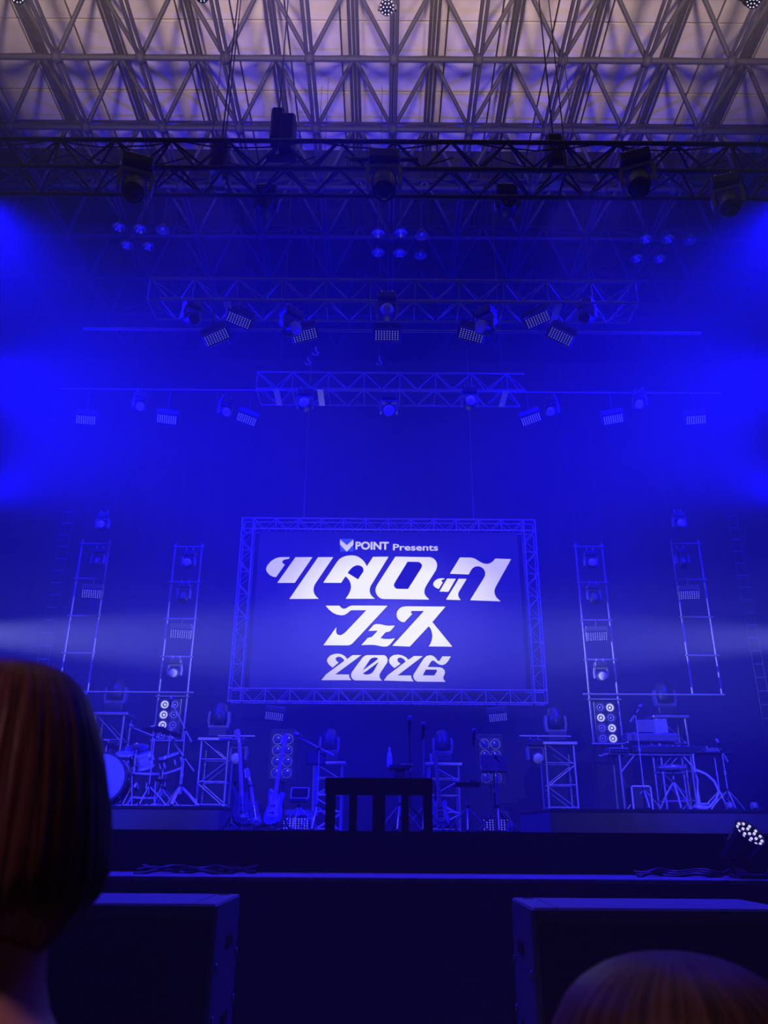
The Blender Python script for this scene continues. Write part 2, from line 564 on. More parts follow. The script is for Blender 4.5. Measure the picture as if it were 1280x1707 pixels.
# black curtain behind the stage
nx = 420
vs_, fs_ = [], []
for i in range(nx + 1):
    x = -15 + 30 * i / nx
    y = 20.6 + 0.008 * math.sin(x * 12.0) + 0.015 * math.sin(x * 3.1 + 1)
    for z in (1.5, 6.0, 10.5, 15.0):
        vs_.append((x, y + 0.02 * math.sin(z + x), z))
for i in range(nx):
    for j in range(3):
        fs_.append((i * 4 + j, i * 4 + 4 + j, i * 4 + 5 + j, i * 4 + 1 + j))
o = obj('backdrop_curtain', G().add(vs_, fs_), M_curtain, smooth=True)
sm = o.modifiers.new('thick', 'SOLIDIFY')
sm.thickness = 0.02
tag(o, 'tall pleated black curtain hanging behind the stage and the screen', 'curtain')

# ------------------------------------------------------------------ stage
st = thing('stage', 'wide black stage with a low front ledge', 'stage', (0, 14, 0))
obj('deck', G().box((0, 0.0, 1.43), (29, 14.2, 0.14)), M_stage, st)
obj('front_panel', G().box((0, -7.03, 0.73), (29, 0.08, 1.46)), M_stage, st)
ZL = EYE.z - 0.31
obj('ledge', G().bbox((0, -7.42, ZL - 0.015), (29, 0.7, 0.03), 0.006), M_ledge, st)
obj('ledge_skirt', G().box((0, -7.74, (ZL - 0.03) / 2), (29, 0.04, ZL - 0.03)), M_stage, st)

for nm_, px, lab in (('drum_riser', -1, 'low dark riser under the drum kit'), ('keyboard_riser', 1, 'low dark riser under the keyboards')):
    xin = at(366, 1362, 12.6).x if px < 0 else at(917, 1370, 12.6).x
    xo = px * 8.6
    t = thing(nm_, lab, 'riser', ((xin + xo) / 2, 14.0, 1.5))
    wd = abs(xo - xin)
    obj('platform', G().bbox((0, 0, 0.31), (wd, 2.84, 0.05), 0.01), M_stage, t)
    obj('skirt', G().box((0, 0, 0.143), (wd - 0.02, 2.8, 0.286)), M_riser, t)
ZRS = 1.5 + 0.335

# standing platform at the front edge
pA, pB = at(542.5, 1296, 7.1), at(720.5, 1297, 7.1)
wP, hP, xP = pB.x - pA.x, pA.z - 1.5, (pA.x + pB.x) / 2
t = thing('standing_platform', 'black slatted wooden standing platform at the front of the stage', 'platform', (xP, 7.1, 1.5))
obj('top', G().bbox((0, 0.27, hP - 0.06), (wP, 0.58, 0.12), 0.006), M_wood, t)
for a, b in ((542.5, 558.6), (582, 595), (621, 642), (669, 681), (706, 720.5)):
    x0_, x1_ = (at(k, 1340, 7.1).x - xP for k in (a, b))
    wide = a < 545 or b > 715
    obj('post' if wide else 'slat', G().box(((x0_ + x1_) / 2, 0.02 if not wide else 0.03, (hP - 0.12) / 2), (x1_ - x0_, 0.03 if not wide else 0.06, hP - 0.12)), M_wood, t)
for s in (-1, 1):
    obj('rear_post', G().box((s * (wP / 2 - 0.03), 0.53, (hP - 0.12) / 2), (0.05, 0.05, hP - 0.12)), M_wood, t)

# ------------------------------------------------------------------ box trusses
def box_truss(name, label, x0, x1, y, z, ay, az, half, r, rb, m, vert=2, cat='truss', group=None):
    c = Vector(((x0 + x1) / 2, y, z))
    t = thing(name, label, cat, c, group=group)
    cor = {(0, 0): (y, z), (1, 0): (y + ay, z), (0, 1): (y, z + az), (1, 1): (y + ay, z + az)}
    P = lambda x, k: Vector((x, *cor[k]))
    for k in cor:
        bar('chord', P(x0, k), P(x1, k), r, m, t, c)
    n = int(round((x1 - x0) / half))
    dx = (x1 - x0) / n
    for (a, b), ph in ((((0, 0), (0, 1)), 0), (((1, 0), (1, 1)), 0), (((0, 0), (1, 0)), 1), (((0, 1), (1, 1)), 1)):
        for i in range(n):
            e = (i + ph) % 2
            bar('brace', P(x0 + i * dx, a if e else b), P(x0 + (i + 1) * dx, b if e else a), rb, m, t, c)
    for i in range(0, n + 1, vert):
        bar('upright', P(x0 + i * dx, (0, 0)), P(x0 + i * dx, (0, 1)), rb, m, t, c)
        bar('cross_bar', P(x0 + i * dx, (0, 0)), P(x0 + i * dx, (1, 0)), rb, m, t, c)
    return t, c


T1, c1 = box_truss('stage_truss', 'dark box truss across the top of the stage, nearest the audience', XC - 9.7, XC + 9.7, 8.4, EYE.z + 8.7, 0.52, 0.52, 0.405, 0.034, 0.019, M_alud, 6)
g = G()
for q in range(9):
    xa = -9 + 2 * q + random.uniform(-.2, .2)
    g.path([Vector((xa + 1.9 * k / 8, -0.03, 0.48 - 0.14 * math.sin(math.pi * k / 8) * random.uniform(.9, 1.1))) for k in range(9)], 0.012)
    g.path([Vector((xa + .4 + 1.6 * k / 8, 0.26, 0.50 - 0.22 * math.sin(math.pi * k / 8))) for k in range(9)], 0.01)
obj('sagging_cables', g, M_cable, T1)['kind'] = 'stuff'
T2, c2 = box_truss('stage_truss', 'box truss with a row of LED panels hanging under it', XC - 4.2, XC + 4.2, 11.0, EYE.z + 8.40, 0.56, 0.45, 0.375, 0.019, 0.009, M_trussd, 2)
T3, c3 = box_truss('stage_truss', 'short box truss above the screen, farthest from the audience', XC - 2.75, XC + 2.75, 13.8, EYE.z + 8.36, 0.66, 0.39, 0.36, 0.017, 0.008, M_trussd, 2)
for T, xs in ((T2, (-2.85, 2.85)), (T3, (-2.35, -1.45, 2.35))):
    ay, zz = (0.56, 0.0) if T is T2 else (0.66, 0.0)
    for x in xs:
        obj('splice_plate', G().box((x, ay / 2, -0.012), (0.12, ay, 0.012)), M_alu, T)
for T, c_, xs, ay, az in ((T1, c1, (-8.4, -2.6, 2.6, 8.4), 0.52, 0.52), (T2, c2, (-3.6, 3.6), 0.56, 0.45), (T3, c3, (-2.4, 2.4), 0.66, 0.39)):
    for x in xs:
        bar('hanging_chain', (c_.x + x, c_.y + ay, c_.z + az), (c_.x + x, c_.y + ay, ZB), 0.010, M_alud, T, c_)
pbar = at(647, 652, 14.7)
o = bar('hanging_pipe', (XC - 7.2, 14.7, pbar.z), (XC + 7.2, 14.7, pbar.z), 0.015, M_trussd)
WIRE = []
tag(o, 'long thin pipe carrying the LED panels beside the farthest truss', 'pipe')
o = bar('hanging_pipe', (XC - 5.6, 11.85, EYE.z + 8.40), (XC + 5.6, 11.85, EYE.z + 8.40), 0.024, M_trussd)
tag(o, 'thin pipe just behind the truss with LED panels', 'pipe')

for px, py, Y, lab in ((526, 588, 12.2, 'small metal hook on a wire hanging between the two far trusses, left'), (513, 604, 12.4, 'small shackle on a wire hanging just left of the hook'), (632, 604, 12.4, 'small wire clip hanging near the middle between the two far trusses')):
    p = at(px, py, Y)
    t = thing('hanging_hook', lab, 'hook', p)
    obj('hook', G().path([(0.0, 0, 0.12), (0.0, 0, 0.05), (0.05, 0, 0.0), (0.03, 0, -0.05), (-0.03, 0, -0.05), (-0.05, 0, -0.01)], 0.014), M_alu, t, smooth=True)
    obj('wire', G().tube((0, 0, 0.12), (0, 0, ZB - p.z), 0.005), M_alud, t)
# hoists and hanging cables
ho = [(366, 268, 8.7, 'dark chain hoist block on the nearest truss, left of the tall dark one'), (925, 262, 8.7, 'dark chain hoist block on the nearest truss, right half')]
for px, py, Y, lab in ho:
    p = at(px, py, Y)
    t = thing('chain_hoist', lab, 'hoist', p)
    obj('body', G().bbox((0, 0, 0.1), (0.24, 0.22, 0.55), 0.03), M_black, t)
    obj('hook', G().ring(0.05, 0.012, 12, 5, Matrix.Translation((0, 0, -0.22)) @ Matrix.Rotation(R(90), 4, 'X')), M_alu, t)
    obj('mounting_plate', G().box((0.0, 0.02, -0.37), (0.16, 0.42, 0.03)), M_alu, t)
    obj('chain', G().tube((0, 0, 0.37), (0, 0, ZB - p.z), 0.012), M_alud, t)
p = at(470, 214, 8.7)
t = thing('speaker_column', 'tall dark paired speaker column rising above the nearest truss', 'speaker', p)
obj('cabinet', G().bbox((-0.06, 0, 0.0), (0.20, 0.26, 0.62), 0.03), M_black, t)
obj('cabinet', G().bbox((0.10, -0.02, -0.20), (0.22, 0.26, 0.74), 0.03), M_black, t)
obj('bracket', G().box((0.02, 0.0, -0.60), (0.44, 0.10, 0.06)), M_alud, t)
obj('hanging_wire', G().tube((-0.06, 0, 0.30), (-0.06, 0, ZB - p.z), 0.010), M_alud, t)

# ------------------------------------------------------------------ moving heads
mh_base = G().bbox((0, 0, 0.075), (0.36, 0.28, 0.15), 0.02).mesh('base', M_housing)
g = G()
g.bbox((0, 0, 0.185), (0.38, 0.13, 0.06), 0.02)
for s in (-1, 1):
    g.prism([(s * 0.19, 0.17), (s * 0.215, 0.30), (s * 0.20, 0.47), (s * 0.155, 0.47), (s * 0.165, 0.30), (s * 0.15, 0.17)][::s], 0.13)
mh_yoke = g.mesh('yoke', M_grey)
hp = [(0.02, -0.17), (0.09, -0.17), (0.135, -0.12), (0.15, -0.02), (0.148, 0.08), (0.135, 0.16), (0.125, 0.20), (0.118, 0.195)]
mh_head = G().lathe(hp, 20).mesh('head', M_housing, True)
mh_lens = G().lathe([(0.114, 0.185), (0.10, 0.203), (0.06, 0.216), (0.01, 0.22)], 20).mesh('lens', M_glass, True)
mh_lensp = G().lathe([(0.130, 0.185), (0.11, 0.207), (0.06, 0.222), (0.01, 0.226)], 20).mesh('lens', M_lens, True)
g = G()
for s in (-1, 1):
    g.box((s * 0.1, 0, -0.03), (0.03, 0.05, 0.06))
    g.ring(0.035, 0.010, 12, 5, Matrix.Translation((s * 0.1, 0, -0.075)) @ Matrix.Rotation(R(90), 4, 'Y'))
mh_clamp = g.mesh('clamp', M_alu)


def moving_head(p, label, group, rz=0.0, tilt=0.0, hang=False, pale=False, s=1.0, name='moving_head', sup=None):
    """p = the head's pivot; hanging units are turned upside down; tilt leans the beam from straight away-from-base towards the audience"""
    t = thing(name, label, 'stage light', p, (R(180) if hang else 0, 0, rz), group)
    piv = 0.40
    t.scale = (s, s, s)
    link('base', mh_base, t, (0, 0, -piv))
    link('yoke', mh_yoke, t, (0, 0, -piv))
    h = link('head', mh_head, t, (0, 0, 0), (tilt if not hang else -tilt, 0, 0))
    link('lens', mh_lensp if pale else mh_lens, h)
    if hang:
        link('clamp', mh_clamp, t, (0, 0, -piv))
        if sup:
            M = Matrix.LocRotScale(Vector(p), t.rotation_euler, Vector((s, s, s)))
            drop_rod(t, M, Vector(p), p.z + (piv + 0.03) * s, sup)
    return t


GM = 'moving heads on the trusses'
# nearest truss
moving_head(at(224, 312, 8.2), 'moving head hanging from the nearest truss, far left', GM, R(20), R(30), True, s=1.15)
moving_head(at(640, 305, 8.2), 'moving head hanging at the middle of the nearest truss under a crossbar', GM, 0, R(20), True, s=1.2)
moving_head(at(1064, 304, 8.2), 'moving head hanging from the nearest truss, right of the hoist', GM, R(-20), R(30), True, s=1.15)
moving_head(at(1214, 338, 8.2), 'moving head under the nearest truss, far right in the haze', GM, R(-20), R(30), True, s=1.0)
moving_head(at(443, 347, 9.12), 'round fronted moving head below the nearest truss, left of centre', GM, 0, R(80), True, s=0.9)
moving_head(at(845, 346, 9.12), 'round fronted moving head below the nearest truss, right of centre', GM, 0, R(80), True, s=0.9)
a, b = at(582, 266, 8.38), at(697, 266, 8.38)
tag(bar('crossbar', a, b, 0.03, M_alud), 'short dark crossbar above the middle moving head on the nearest truss', 'bar')
# panel truss
moving_head(at(645, 522, 10.84), 'pale moving head at the middle of the panel truss', GM, 0, R(75), True, True, 0.9)
moving_head(at(484, 549, 11.25), 'pale moving head beside the tilted panel left of centre', GM, R(40), R(70), True, True, 0.95, sup=EYE.z + 8.40)
moving_head(at(810, 547, 11.25), 'pale moving head beside the tilted panel right of centre', GM, R(-40), R(70), True, True, 0.95, sup=EYE.z + 8.40)
moving_head(at(318, 531, 11.2), 'moving head lost in blue haze left of the panels', GM, R(40), R(60), True, False, 0.8, sup=EYE.z + 8.40)
moving_head(at(979, 529, 11.2), 'moving head lost in blue haze right of the panels', GM, R(-40), R(60), True, False, 0.8, sup=EYE.z + 8.40)
# farthest truss and its pipe
moving_head(at(648, 684, 13.9), 'pale moving head under the middle of the farthest truss', GM, 0, R(60), True, True, 0.9, sup=EYE.z + 8.36)
moving_head(at(508, 676, 13.9), 'pale moving head under the farthest truss, left', GM, 0, R(85), True, True, 0.85, sup=EYE.z + 8.36)
moving_head(at(783, 673, 13.9), 'pale moving head under the farthest truss, right', GM, 0, R(85), True, True, 0.85, sup=EYE.z + 8.36)
for px, py, lab in ((232, 677, 'far left'), (375, 686, 'left, next to a panel'), (920, 685, 'right, next to a panel'), (1067, 673, 'far right')):
    moving_head(at(px, py, 14.7), 'moving head on the long pipe, ' + lab, GM, R(30 if px < 640 else -30), R(60), True, True, 0.75, sup=pbar.z)

# ------------------------------------------------------------------ LED panels
pn_house = G().bbox((0, 0.05, 0), (0.46, 0.09, 0.20), 0.01).mesh('housing', M_housing)
pn_face = G().box((0, 0.0, 0), (0.44, 0.012, 0.18)).mesh('face', M_black)
g = G()
for c in range(9):
    for r in range(5):
        g.lathe([(0.0125, 0), (0.009, 0.006)], 6, Matrix.Translation(((c - 4) * 0.047, -0.006, (r - 2) * 0.035)) @ Matrix.Rotation(R(90), 4, 'X'))
pn_led = g.mesh('led_grid', M_led)
g = G()
g.box((0, 0.05, 0.17), (0.44, 0.10, 0.09))
for s in (-1, 1):
    g.box((s * 0.235, 0.05, 0.08), (0.012, 0.05, 0.2))
pn_br = g.mesh('bracket', M_panelgrey)
pn_clamp = G().tube((0, 0.05, 0.21), (0, 0.05, 0.36), 0.018).mesh('clamp', M_alud)


def led_panel(p, roll, label, group, pitch=20, hang=True, rz=0.0, s=1.0, sup=None):
    t = thing('led_panel', label, 'stage light', p, (0, 0, 0), group)
    t.rotation_euler = (Matrix.Rotation(rz, 3, 'Z') @ Matrix.Rotation(R(pitch), 3, 'X') @ Matrix.Rotation(R(roll), 3, 'Y')).to_euler()
    t.scale = (s, s, s)
    link('housing', pn_house, t)
    f = link('face', pn_face, t)
    l = link('led_grid', pn_led, f)
    link('bracket', pn_br, t)
    l['kind'] = 'stuff'
    if sup:
        M = Matrix.LocRotScale(Vector(p), t.rotation_euler, Vector((s, s, s)))
        q = M @ Vector((0, 0.05, 0.2))
        drop_rod(t, M, q, q.z, sup)
    elif hang:
        link('clamp', pn_clamp, t)
    return t


GP = 'dotted LED panel lights'
for i, (px, py, rl) in enumerate(((361, 562, -24), (398, 534, 22), (508, 559, -14), (645, 559, 0), (785, 559, 14), (896, 533, -24), (934, 561, 25))):
    led_panel(at(px, py, 11.3), rl, 'dotted LED panel under the middle truss, %s from the left' % ordinal(i), GP, 28, sup=EYE.z + 8.40)
for i, (px, py, rl) in enumerate(((143, 700, 4), (278, 699, 7), (411, 699, 20), (885, 699, -20), (1022, 699, -11), (1160, 700, -5))):
    led_panel(at(px, py, 14.75), rl, 'dotted LED panel on the long pipe, %s from the left' % ordinal(i), GP, 28, sup=pbar.z)

# lamps above the front rows, at the top of the picture
zp = at(645, -60, 6.0).z
o = bar('lighting_pipe', (XC - 6.5, 6.0, zp), (XC + 6.5, 6.0, zp), 0.03, M_alud)
tag(o, 'pipe above the front rows carrying the topmost round lamps', 'pipe')


def par_light(p, rot, label, group, r=0.11, lit=M_ledlit, dots=((1, 0.0), (6, 0.46), (12, 0.84)), hang=0.0, stand=0.0):
    t = thing('par_light', label, 'stage light', p, rot, group)
    obj('can', G().lathe([(r * 0.5, 0.20), (r * 0.85, 0.17), (r, 0.02), (r * 1.06, 0.0), (r * 1.06, -0.012), (r * 0.97, -0.012), (r * 0.95, 0.01)], 20), M_black, t, smooth=True)
    fc = obj('face', G().lathe([(r * 0.95, 0.012), (r * 0.95, 0.002)], 20), M_glass, t)
    dm = G().lathe([(r * 0.095, 0.002), (r * 0.085, -0.008), (r * 0.04, -0.011)], 8).mesh('led', lit)
    for n, rr in dots:
        for k in range(n):
            a_ = 2 * math.pi * k / n + (0.26 if n == 12 else 0)
            link('led', dm, fc, (rr * r * math.cos(a_), rr * r * math.sin(a_), 0))
    g = G()
    for s in (-1, 1):
        g.box((s * r * 1.16, 0, 0.12), (0.012, 0.04, 0.22))
    g.box((0, 0, 0.23), (r * 2.4, 0.04, 0.012))
    obj('yoke', g, M_housing, t)
    return t


for px, py, lab, rx in ((645, 12, 'round LED lamp at the top edge of the picture, middle', 40), (28, -8, 'round LED lamp at the top edge of the picture, far left', 20),
                        (336, -10, 'round LED lamp at the top edge of the picture, left of middle', 20), (1256, 0, 'round LED lamp at the top edge of the picture, far right', 30)):
    pp = at(px, py, 6.0)
    par_light(pp, (R(-rx), 0, 0), lab, 'round LED lamps above the front rows', r=0.085)

# ------------------------------------------------------------------ screen and its truss frame
YS = 19.2
cw = [at(388, 1160, YS), at(904, 1160, YS), at(888, 872, YS), at(402, 872, YS)]
xl = XC - 3.72; xr = XC + 3.72
zb, zt = at(647, 1160, YS).z, at(647, 874, YS).z
fc = Vector((XC, YS, zb))
t = thing('screen_truss', 'square aluminium truss frame around the lit screen', 'truss frame', fc)
A = 0.15
D = 0.30
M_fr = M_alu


def seg(p, q, n, inn):
    """a four chord run between two corner blocks; inn = direction across the run in the frame's plane"""
    p, q, inn = Vector(p), Vector(q), Vector(inn)
    back = Vector((0, D, 0))
    for k in ((-1, 0), (1, 0), (-1, 1), (1, 1)):
        bar('chord', p + inn * (A * k[0]) + back * k[1], q + inn * (A * k[0]) + back * k[1], 0.022, M_fr, t, fc)
    d = (q - p) / n
    for i in range(n):
        e = 1 if i % 2 else -1
        bar('brace', p + d * i - inn * A * e, p + d * (i + 1) + inn * A * e, 0.010, M_fr, t, fc)
        bar('brace', p + d * i + back - inn * A * e, p + d * (i + 1) + inn * A * e + back, 0.010, M_fr, t, fc)
        if i % 2 == 0:
            bar('upright', p + d * i - inn * A, p + d * i + inn * A, 0.013, M_fr, t, fc)
            bar('cross_bar', p + d * i - inn * A, p + d * i - inn * A + back, 0.010, M_fr, t, fc)
            bar('cross_bar', p + d * i + inn * A, p + d * i + inn * A + back, 0.010, M_fr, t, fc)


seg((xl + A, YS, zb), (xr - A, YS, zb), 24, (0, 0, 1))
seg((xl + A, YS, zt), (xr - A, YS, zt), 24, (0, 0, 1))
seg((xl, YS, zb + A), (xl, YS, zt - A), 14, (1, 0, 0))
seg((xr, YS, zb + A), (xr, YS, zt - A), 14, (1, 0, 0))
for x in (xl, xr):
    for z in (zb, zt):
        g = G()
        for sx in (-1, 1):
            for sy in (0, 1):
                g.tube((x + sx * A, YS + sy * D, z - A), (x + sx * A, YS + sy * D, z + A), 0.025)
                g.tube((x - A, YS + sy * D, z + sx * A), (x + A, YS + sy * D, z + sx * A), 0.025)
            for sz in (-1, 1):
                g.tube((x + sx * A, YS, z + sz * A), (x + sx * A, YS + D, z + sz * A), 0.025)
        for q in range(len(g.v)):
            g.v[q] = g.v[q] - fc
        obj('corner_block', g, M_fr, t)
for x in (xl + 1.45, xr - 1.45):
    bar('hanging_wire', (x, YS + .15, zt + A), (x, YS + .15, 14.6), 0.007, M_fr, t, fc)

sl, sr_, sb, stp = at(434, 1100, YS + .2).x, at(862, 1100, YS + .2).x, zb + A + 0.02, zt - A - 0.01
sl, sr_ = xl + A + 0.16, xr - A - 0.16
scx, scz = (sl + sr_) / 2, (sb + stp) / 2
scr = thing('screen', 'large lit screen with white lettering inside the truss frame', 'screen', (scx, YS + 0.16, scz))
obj('display', G().box((0, 0.02, 0), (sr_ - sl, 0.04, stp - sb)), screen_mat(), scr)
MLET = letter_mat()
MEDGE = mat('screen_letter_edge', (0.02, 0.02, 0.02), 0.6, emit=(0.008, 0.005, 0.16), es=1.0, noise=(3, 0.02))
MLOGO = mat('screen_logo_blue', (0.02, 0.02, 0.02), 0.6, emit=(0.03, 0.08, 0.80), es=1.0, noise=(3, 0.02))
yL = YS + 0.155


def curve_mesh(name, loops, m, off, y):
    cu = bpy.data.curves.new(name, 'CURVE')
    cu.dimensions = '2D'
    cu.fill_mode = 'BOTH'
    cu.offset = off
    for lp in loops:
        sp = cu.splines.new('POLY')
        sp.points.add(len(lp) - 1)
        for q, (x, z) in zip(sp.points, lp):
            q.co = (x, z, 0, 1)
        sp.use_cyclic_u = True
    o = bpy.data.objects.new(name, cu)
    COL.objects.link(o)
    dg = bpy.context.evaluated_depsgraph_get()
    me = bpy.data.meshes.new_from_object(o.evaluated_get(dg))
    bpy.data.objects.remove(o)
    for v in me.vertices:
        v.co = (v.co.x, y, v.co.y)
    me.materials.clear()
    me.materials.append(m)
    return link(name, me, scr)


def px_loop(pts, ox, oy, s):
    out = []
    for x, y in pts:
        q = at(ox + x / s, oy + y / s, yL)
        out.append((q.x - scx, q.z - scz))
    return out


def glyph(name, loops, ox, oy, s, m=None):
    L = [px_loop(l, ox, oy, s) for l in loops]
    curve_mesh(name, L, m or MLET, 0.0, -0.012)
    if m is None:
        o = curve_mesh(name + '_outline', L[:1], MEDGE, 0.018, -0.006)


c1_ = (440, 920, 10.667)
glyph('letter', [[(460, 95), (440, 128), (390, 133), (345, 147), (325, 170), (325, 190), (345, 210), (372, 228), (215, 450), (170, 445), (110, 420), (65, 375), (40, 330), (40, 285), (65, 235), (110, 180), (170, 135), (230, 108), (290, 95)]], *c1_)
glyph('letter', [[(560, 95), (862, 95), (548, 552), (235, 552)]], *c1_)
glyph('letter', [[(962, 95), (1232, 95), (920, 555), (895, 600), (882, 650), (882, 700), (895, 745), (920, 785), (950, 815), (975, 835), (450, 838)]], *c1_)
c2_ = (530, 920, 10.667)
glyph('letter', [[(92, 550), (330, 190), (380, 130), (440, 92), (510, 70), (590, 62), (660, 68), (730, 95), (790, 140), (840, 200), (868, 258), (978, 88), (1255, 88), (965, 560), (935, 610), (920, 660), (920, 710), (935, 755), (965, 795), (1015, 835), (490, 835), (548, 750), (575, 690), (588, 620), (578, 560), (555, 505), (520, 462), (487, 437), (412, 552)],
                 [(525, 375), (575, 310), (625, 265), (680, 240), (730, 240), (775, 258), (805, 295), (810, 345), (712, 490)]], *c2_)
c3_ = (620, 920, 10.667)
glyph('letter', [[(415, 85), (1040, 95), (1090, 115), (1130, 155), (1155, 205), (1157, 260), (1140, 320), (965, 600), (940, 650), (930, 700), (935, 745), (955, 785), (985, 815), (1020, 850), (200, 840), (145, 825), (100, 785), (70, 735), (60, 680), (70, 630), (95, 580)],
                 [(632, 175), (820, 178), (860, 195), (885, 225), (890, 255), (875, 290), (640, 662), (440, 658), (405, 635), (388, 600), (395, 565), (415, 530)]], *c3_)
c4_ = (715, 920, 9.143)
glyph('letter', [[(240, 405), (232, 420), (205, 425), (188, 440), (195, 455), (212, 465), (150, 565), (115, 555), (80, 530), (62, 500), (70, 465), (95, 435), (135, 412), (180, 403)]], *c4_)
glyph('letter', [[(275, 408), (410, 410), (295, 610), (158, 605)]], *c4_)
glyph('letter', [[(452, 410), (575, 412), (460, 600), (445, 630), (445, 670), (460, 705), (485, 735), (258, 730)]], *c4_)
glyph('letter', [[(470, 85), (640, 88), (690, 100), (740, 130), (790, 160), (840, 180), (890, 185), (935, 172), (975, 145), (1008, 103), (1250, 112), (1020, 525), (1000, 570), (995, 610), (1005, 655), (1030, 700), (1090, 755), (625, 738), (835, 400), (855, 355), (855, 310), (835, 265), (800, 235), (755, 220), (705, 225), (665, 248), (640, 280), (605, 345), (318, 335)]], *c4_)
c5_ = (535, 1000, 10.24)
glyph('letter', [[(80, 100), (315, 100), (345, 135), (375, 152), (405, 152), (435, 140), (475, 115), (510, 100), (545, 97), (1138, 100), (560, 720), (525, 755), (470, 778), (40, 776), (265, 462), (258, 510), (260, 560), (280, 590), (315, 603), (350, 598), (390, 575), (430, 540), (772, 178), (520, 178), (495, 190), (450, 230), (400, 258), (340, 265), (270, 252), (200, 220), (130, 160)]], *c5_)
glyph('letter', [[(900, 425), (950, 412), (1010, 415), (1080, 432), (1140, 442), (1200, 440), (1265, 438), (1200, 515), (1170, 540), (1140, 548), (1105, 552), (1015, 652), (1070, 665), (1140, 670), (1200, 665), (1265, 655), (1180, 760), (1140, 790), (1090, 800), (1030, 795), (960, 778), (900, 770), (830, 768), (760, 770), (685, 775), (800, 648), (865, 635), (970, 528), (920, 528), (870, 530), (805, 533)]], *c5_)
c6_ = (640, 1000, 10.24)
glyph('letter', [[(380, 110), (1050, 115), (825, 380), (1168, 800), (760, 795), (790, 755), (815, 690), (825, 620), (815, 550), (795, 490), (762, 452), (440, 798), (140, 785), (682, 190), (480, 190), (458, 205), (462, 225), (485, 240), (345, 385), (295, 375), (245, 340), (218, 290), (212, 245), (225, 195), (260, 150), (310, 120)]], *c6_)
c7_ = (530, 1080, 11.13)
c8_ = (635, 1080, 10.667)
glyph('numeral', [[(65, 600), (145, 495), (490, 238), (465, 200), (420, 170), (370, 165), (335, 185), (325, 215), (345, 245), (382, 272), (272, 368), (200, 310), (165, 245), (180, 190), (230, 140), (300, 115), (370, 108), (440, 120), (500, 155), (540, 208), (640, 135), (805, 135), (320, 492), (575, 495), (580, 540), (618, 600)]], *c7_)
glyph('numeral', [[(905, 135), (1231, 136), (1273, 167), (1293, 219), (1283, 276), (1165, 450), (1140, 500), (1145, 550), (1165, 585), (1190, 610), (680, 603), (640, 580), (615, 535), (612, 490), (635, 440), (820, 190), (860, 152)],
                  [(828, 422), (935, 260), (960, 220), (1000, 190), (1050, 178), (1095, 185), (1118, 200), (1080, 235)],
                  [(1128, 258), (1040, 420), (1000, 470), (950, 492), (895, 497), (850, 488), (838, 470), (900, 430)]], *c7_)
glyph('numeral', [[(50, 580), (115, 490), (440, 245), (400, 195), (350, 172), (310, 178), (288, 205), (300, 245), (348, 285), (238, 360), (190, 320), (150, 270), (140, 220), (165, 165), (220, 130), (300, 120), (380, 135), (440, 165), (490, 212), (585, 145), (745, 148), (295, 490), (535, 492), (545, 545), (580, 598)]], *c8_)
glyph('numeral', [[(870, 130), (920, 140), (970, 180), (1000, 220), (1025, 240), (1050, 215), (1090, 152), (1242, 152), (1190, 240), (1150, 285), (1090, 308), (1040, 300), (990, 270), (950, 235), (915, 225), (885, 250), (830, 340), (1040, 345), (1095, 360), (1130, 400), (1138, 445), (1120, 490), (1105, 530), (1115, 565), (1150, 605), (640, 600), (600, 575), (575, 530), (575, 480), (600, 440), (760, 190), (810, 145)],
                  [(795, 385), (985, 388), (995, 405), (985, 435), (945, 492), (742, 490)]], *c8_)
c9_ = (560, 892, 7.11)
glyph('emblem_ground', [[(48, 45), (207, 45), (207, 196), (48, 196)]], *c9_, m=MLOGO)
L = px_loop([(48, 55), (128, 120), (207, 55), (207, 115), (128, 198), (48, 115)], *c9_)
curve_mesh('emblem', [L], MLET, 0.0, -0.018)


def screen_text(body, x0, x1, ytop, ybase, bold):
    cu = bpy.data.curves.new('caption', 'FONT')
    cu.body = body
    cu.size = 1.0
    cu.offset = bold
    cu.resolution_u = 4
    o = bpy.data.objects.new('caption', cu)
    COL.objects.link(o)
    dg = bpy.context.evaluated_depsgraph_get()
    me = bpy.data.meshes.new_from_object(o.evaluated_get(dg))
    bpy.data.objects.remove(o)
    me.materials.clear()
    me.materials.append(MLET)
    xs = [v.co.x for v in me.vertices]
    ys = [v.co.y for v in me.vertices]
    a_, b_ = px_loop([(x0, ybase), (x1, ytop)], *c9_)
    mx, Mx, my, My = min(xs), max(xs), min(ys), max(ys)
    for v in me.vertices:
        v.co = (a_[0] + (v.co.x - mx) / (Mx - mx) * (b_[0] - a_[0]), -0.012, a_[1] + (v.co.y - my) / (My - my) * (b_[1] - a_[1]))
    return link('caption', me, scr)


screen_text('POINT', 230, 626, 80, 173, 0.035)
screen_text('Presents', 675, 1208, 110, 183, 0.018)

# LED panels hung under the screen frame and set on the stage floor
led_panel(at(457, 1194, 18.9), 7, 'dotted LED panel hanging under the left half of the screen frame', GP, 22, s=1.02, sup=zb - A - 0.02)
led_panel(at(830, 1196, 18.9), -6, 'dotted LED panel hanging under the right half of the screen frame', GP, 22, s=1.02, sup=zb - A - 0.02)
for px, lab in ((493, 'dotted LED panel on the stage floor behind the tablet stand'), (826, 'dotted LED panel on the stage floor behind the tray stand')):
    p = at(px, 1370, 13.6)
    led_panel(Vector((p.x, p.y, 1.5 + 0.105)), 0, lab, GP, -4, False, s=1.0)

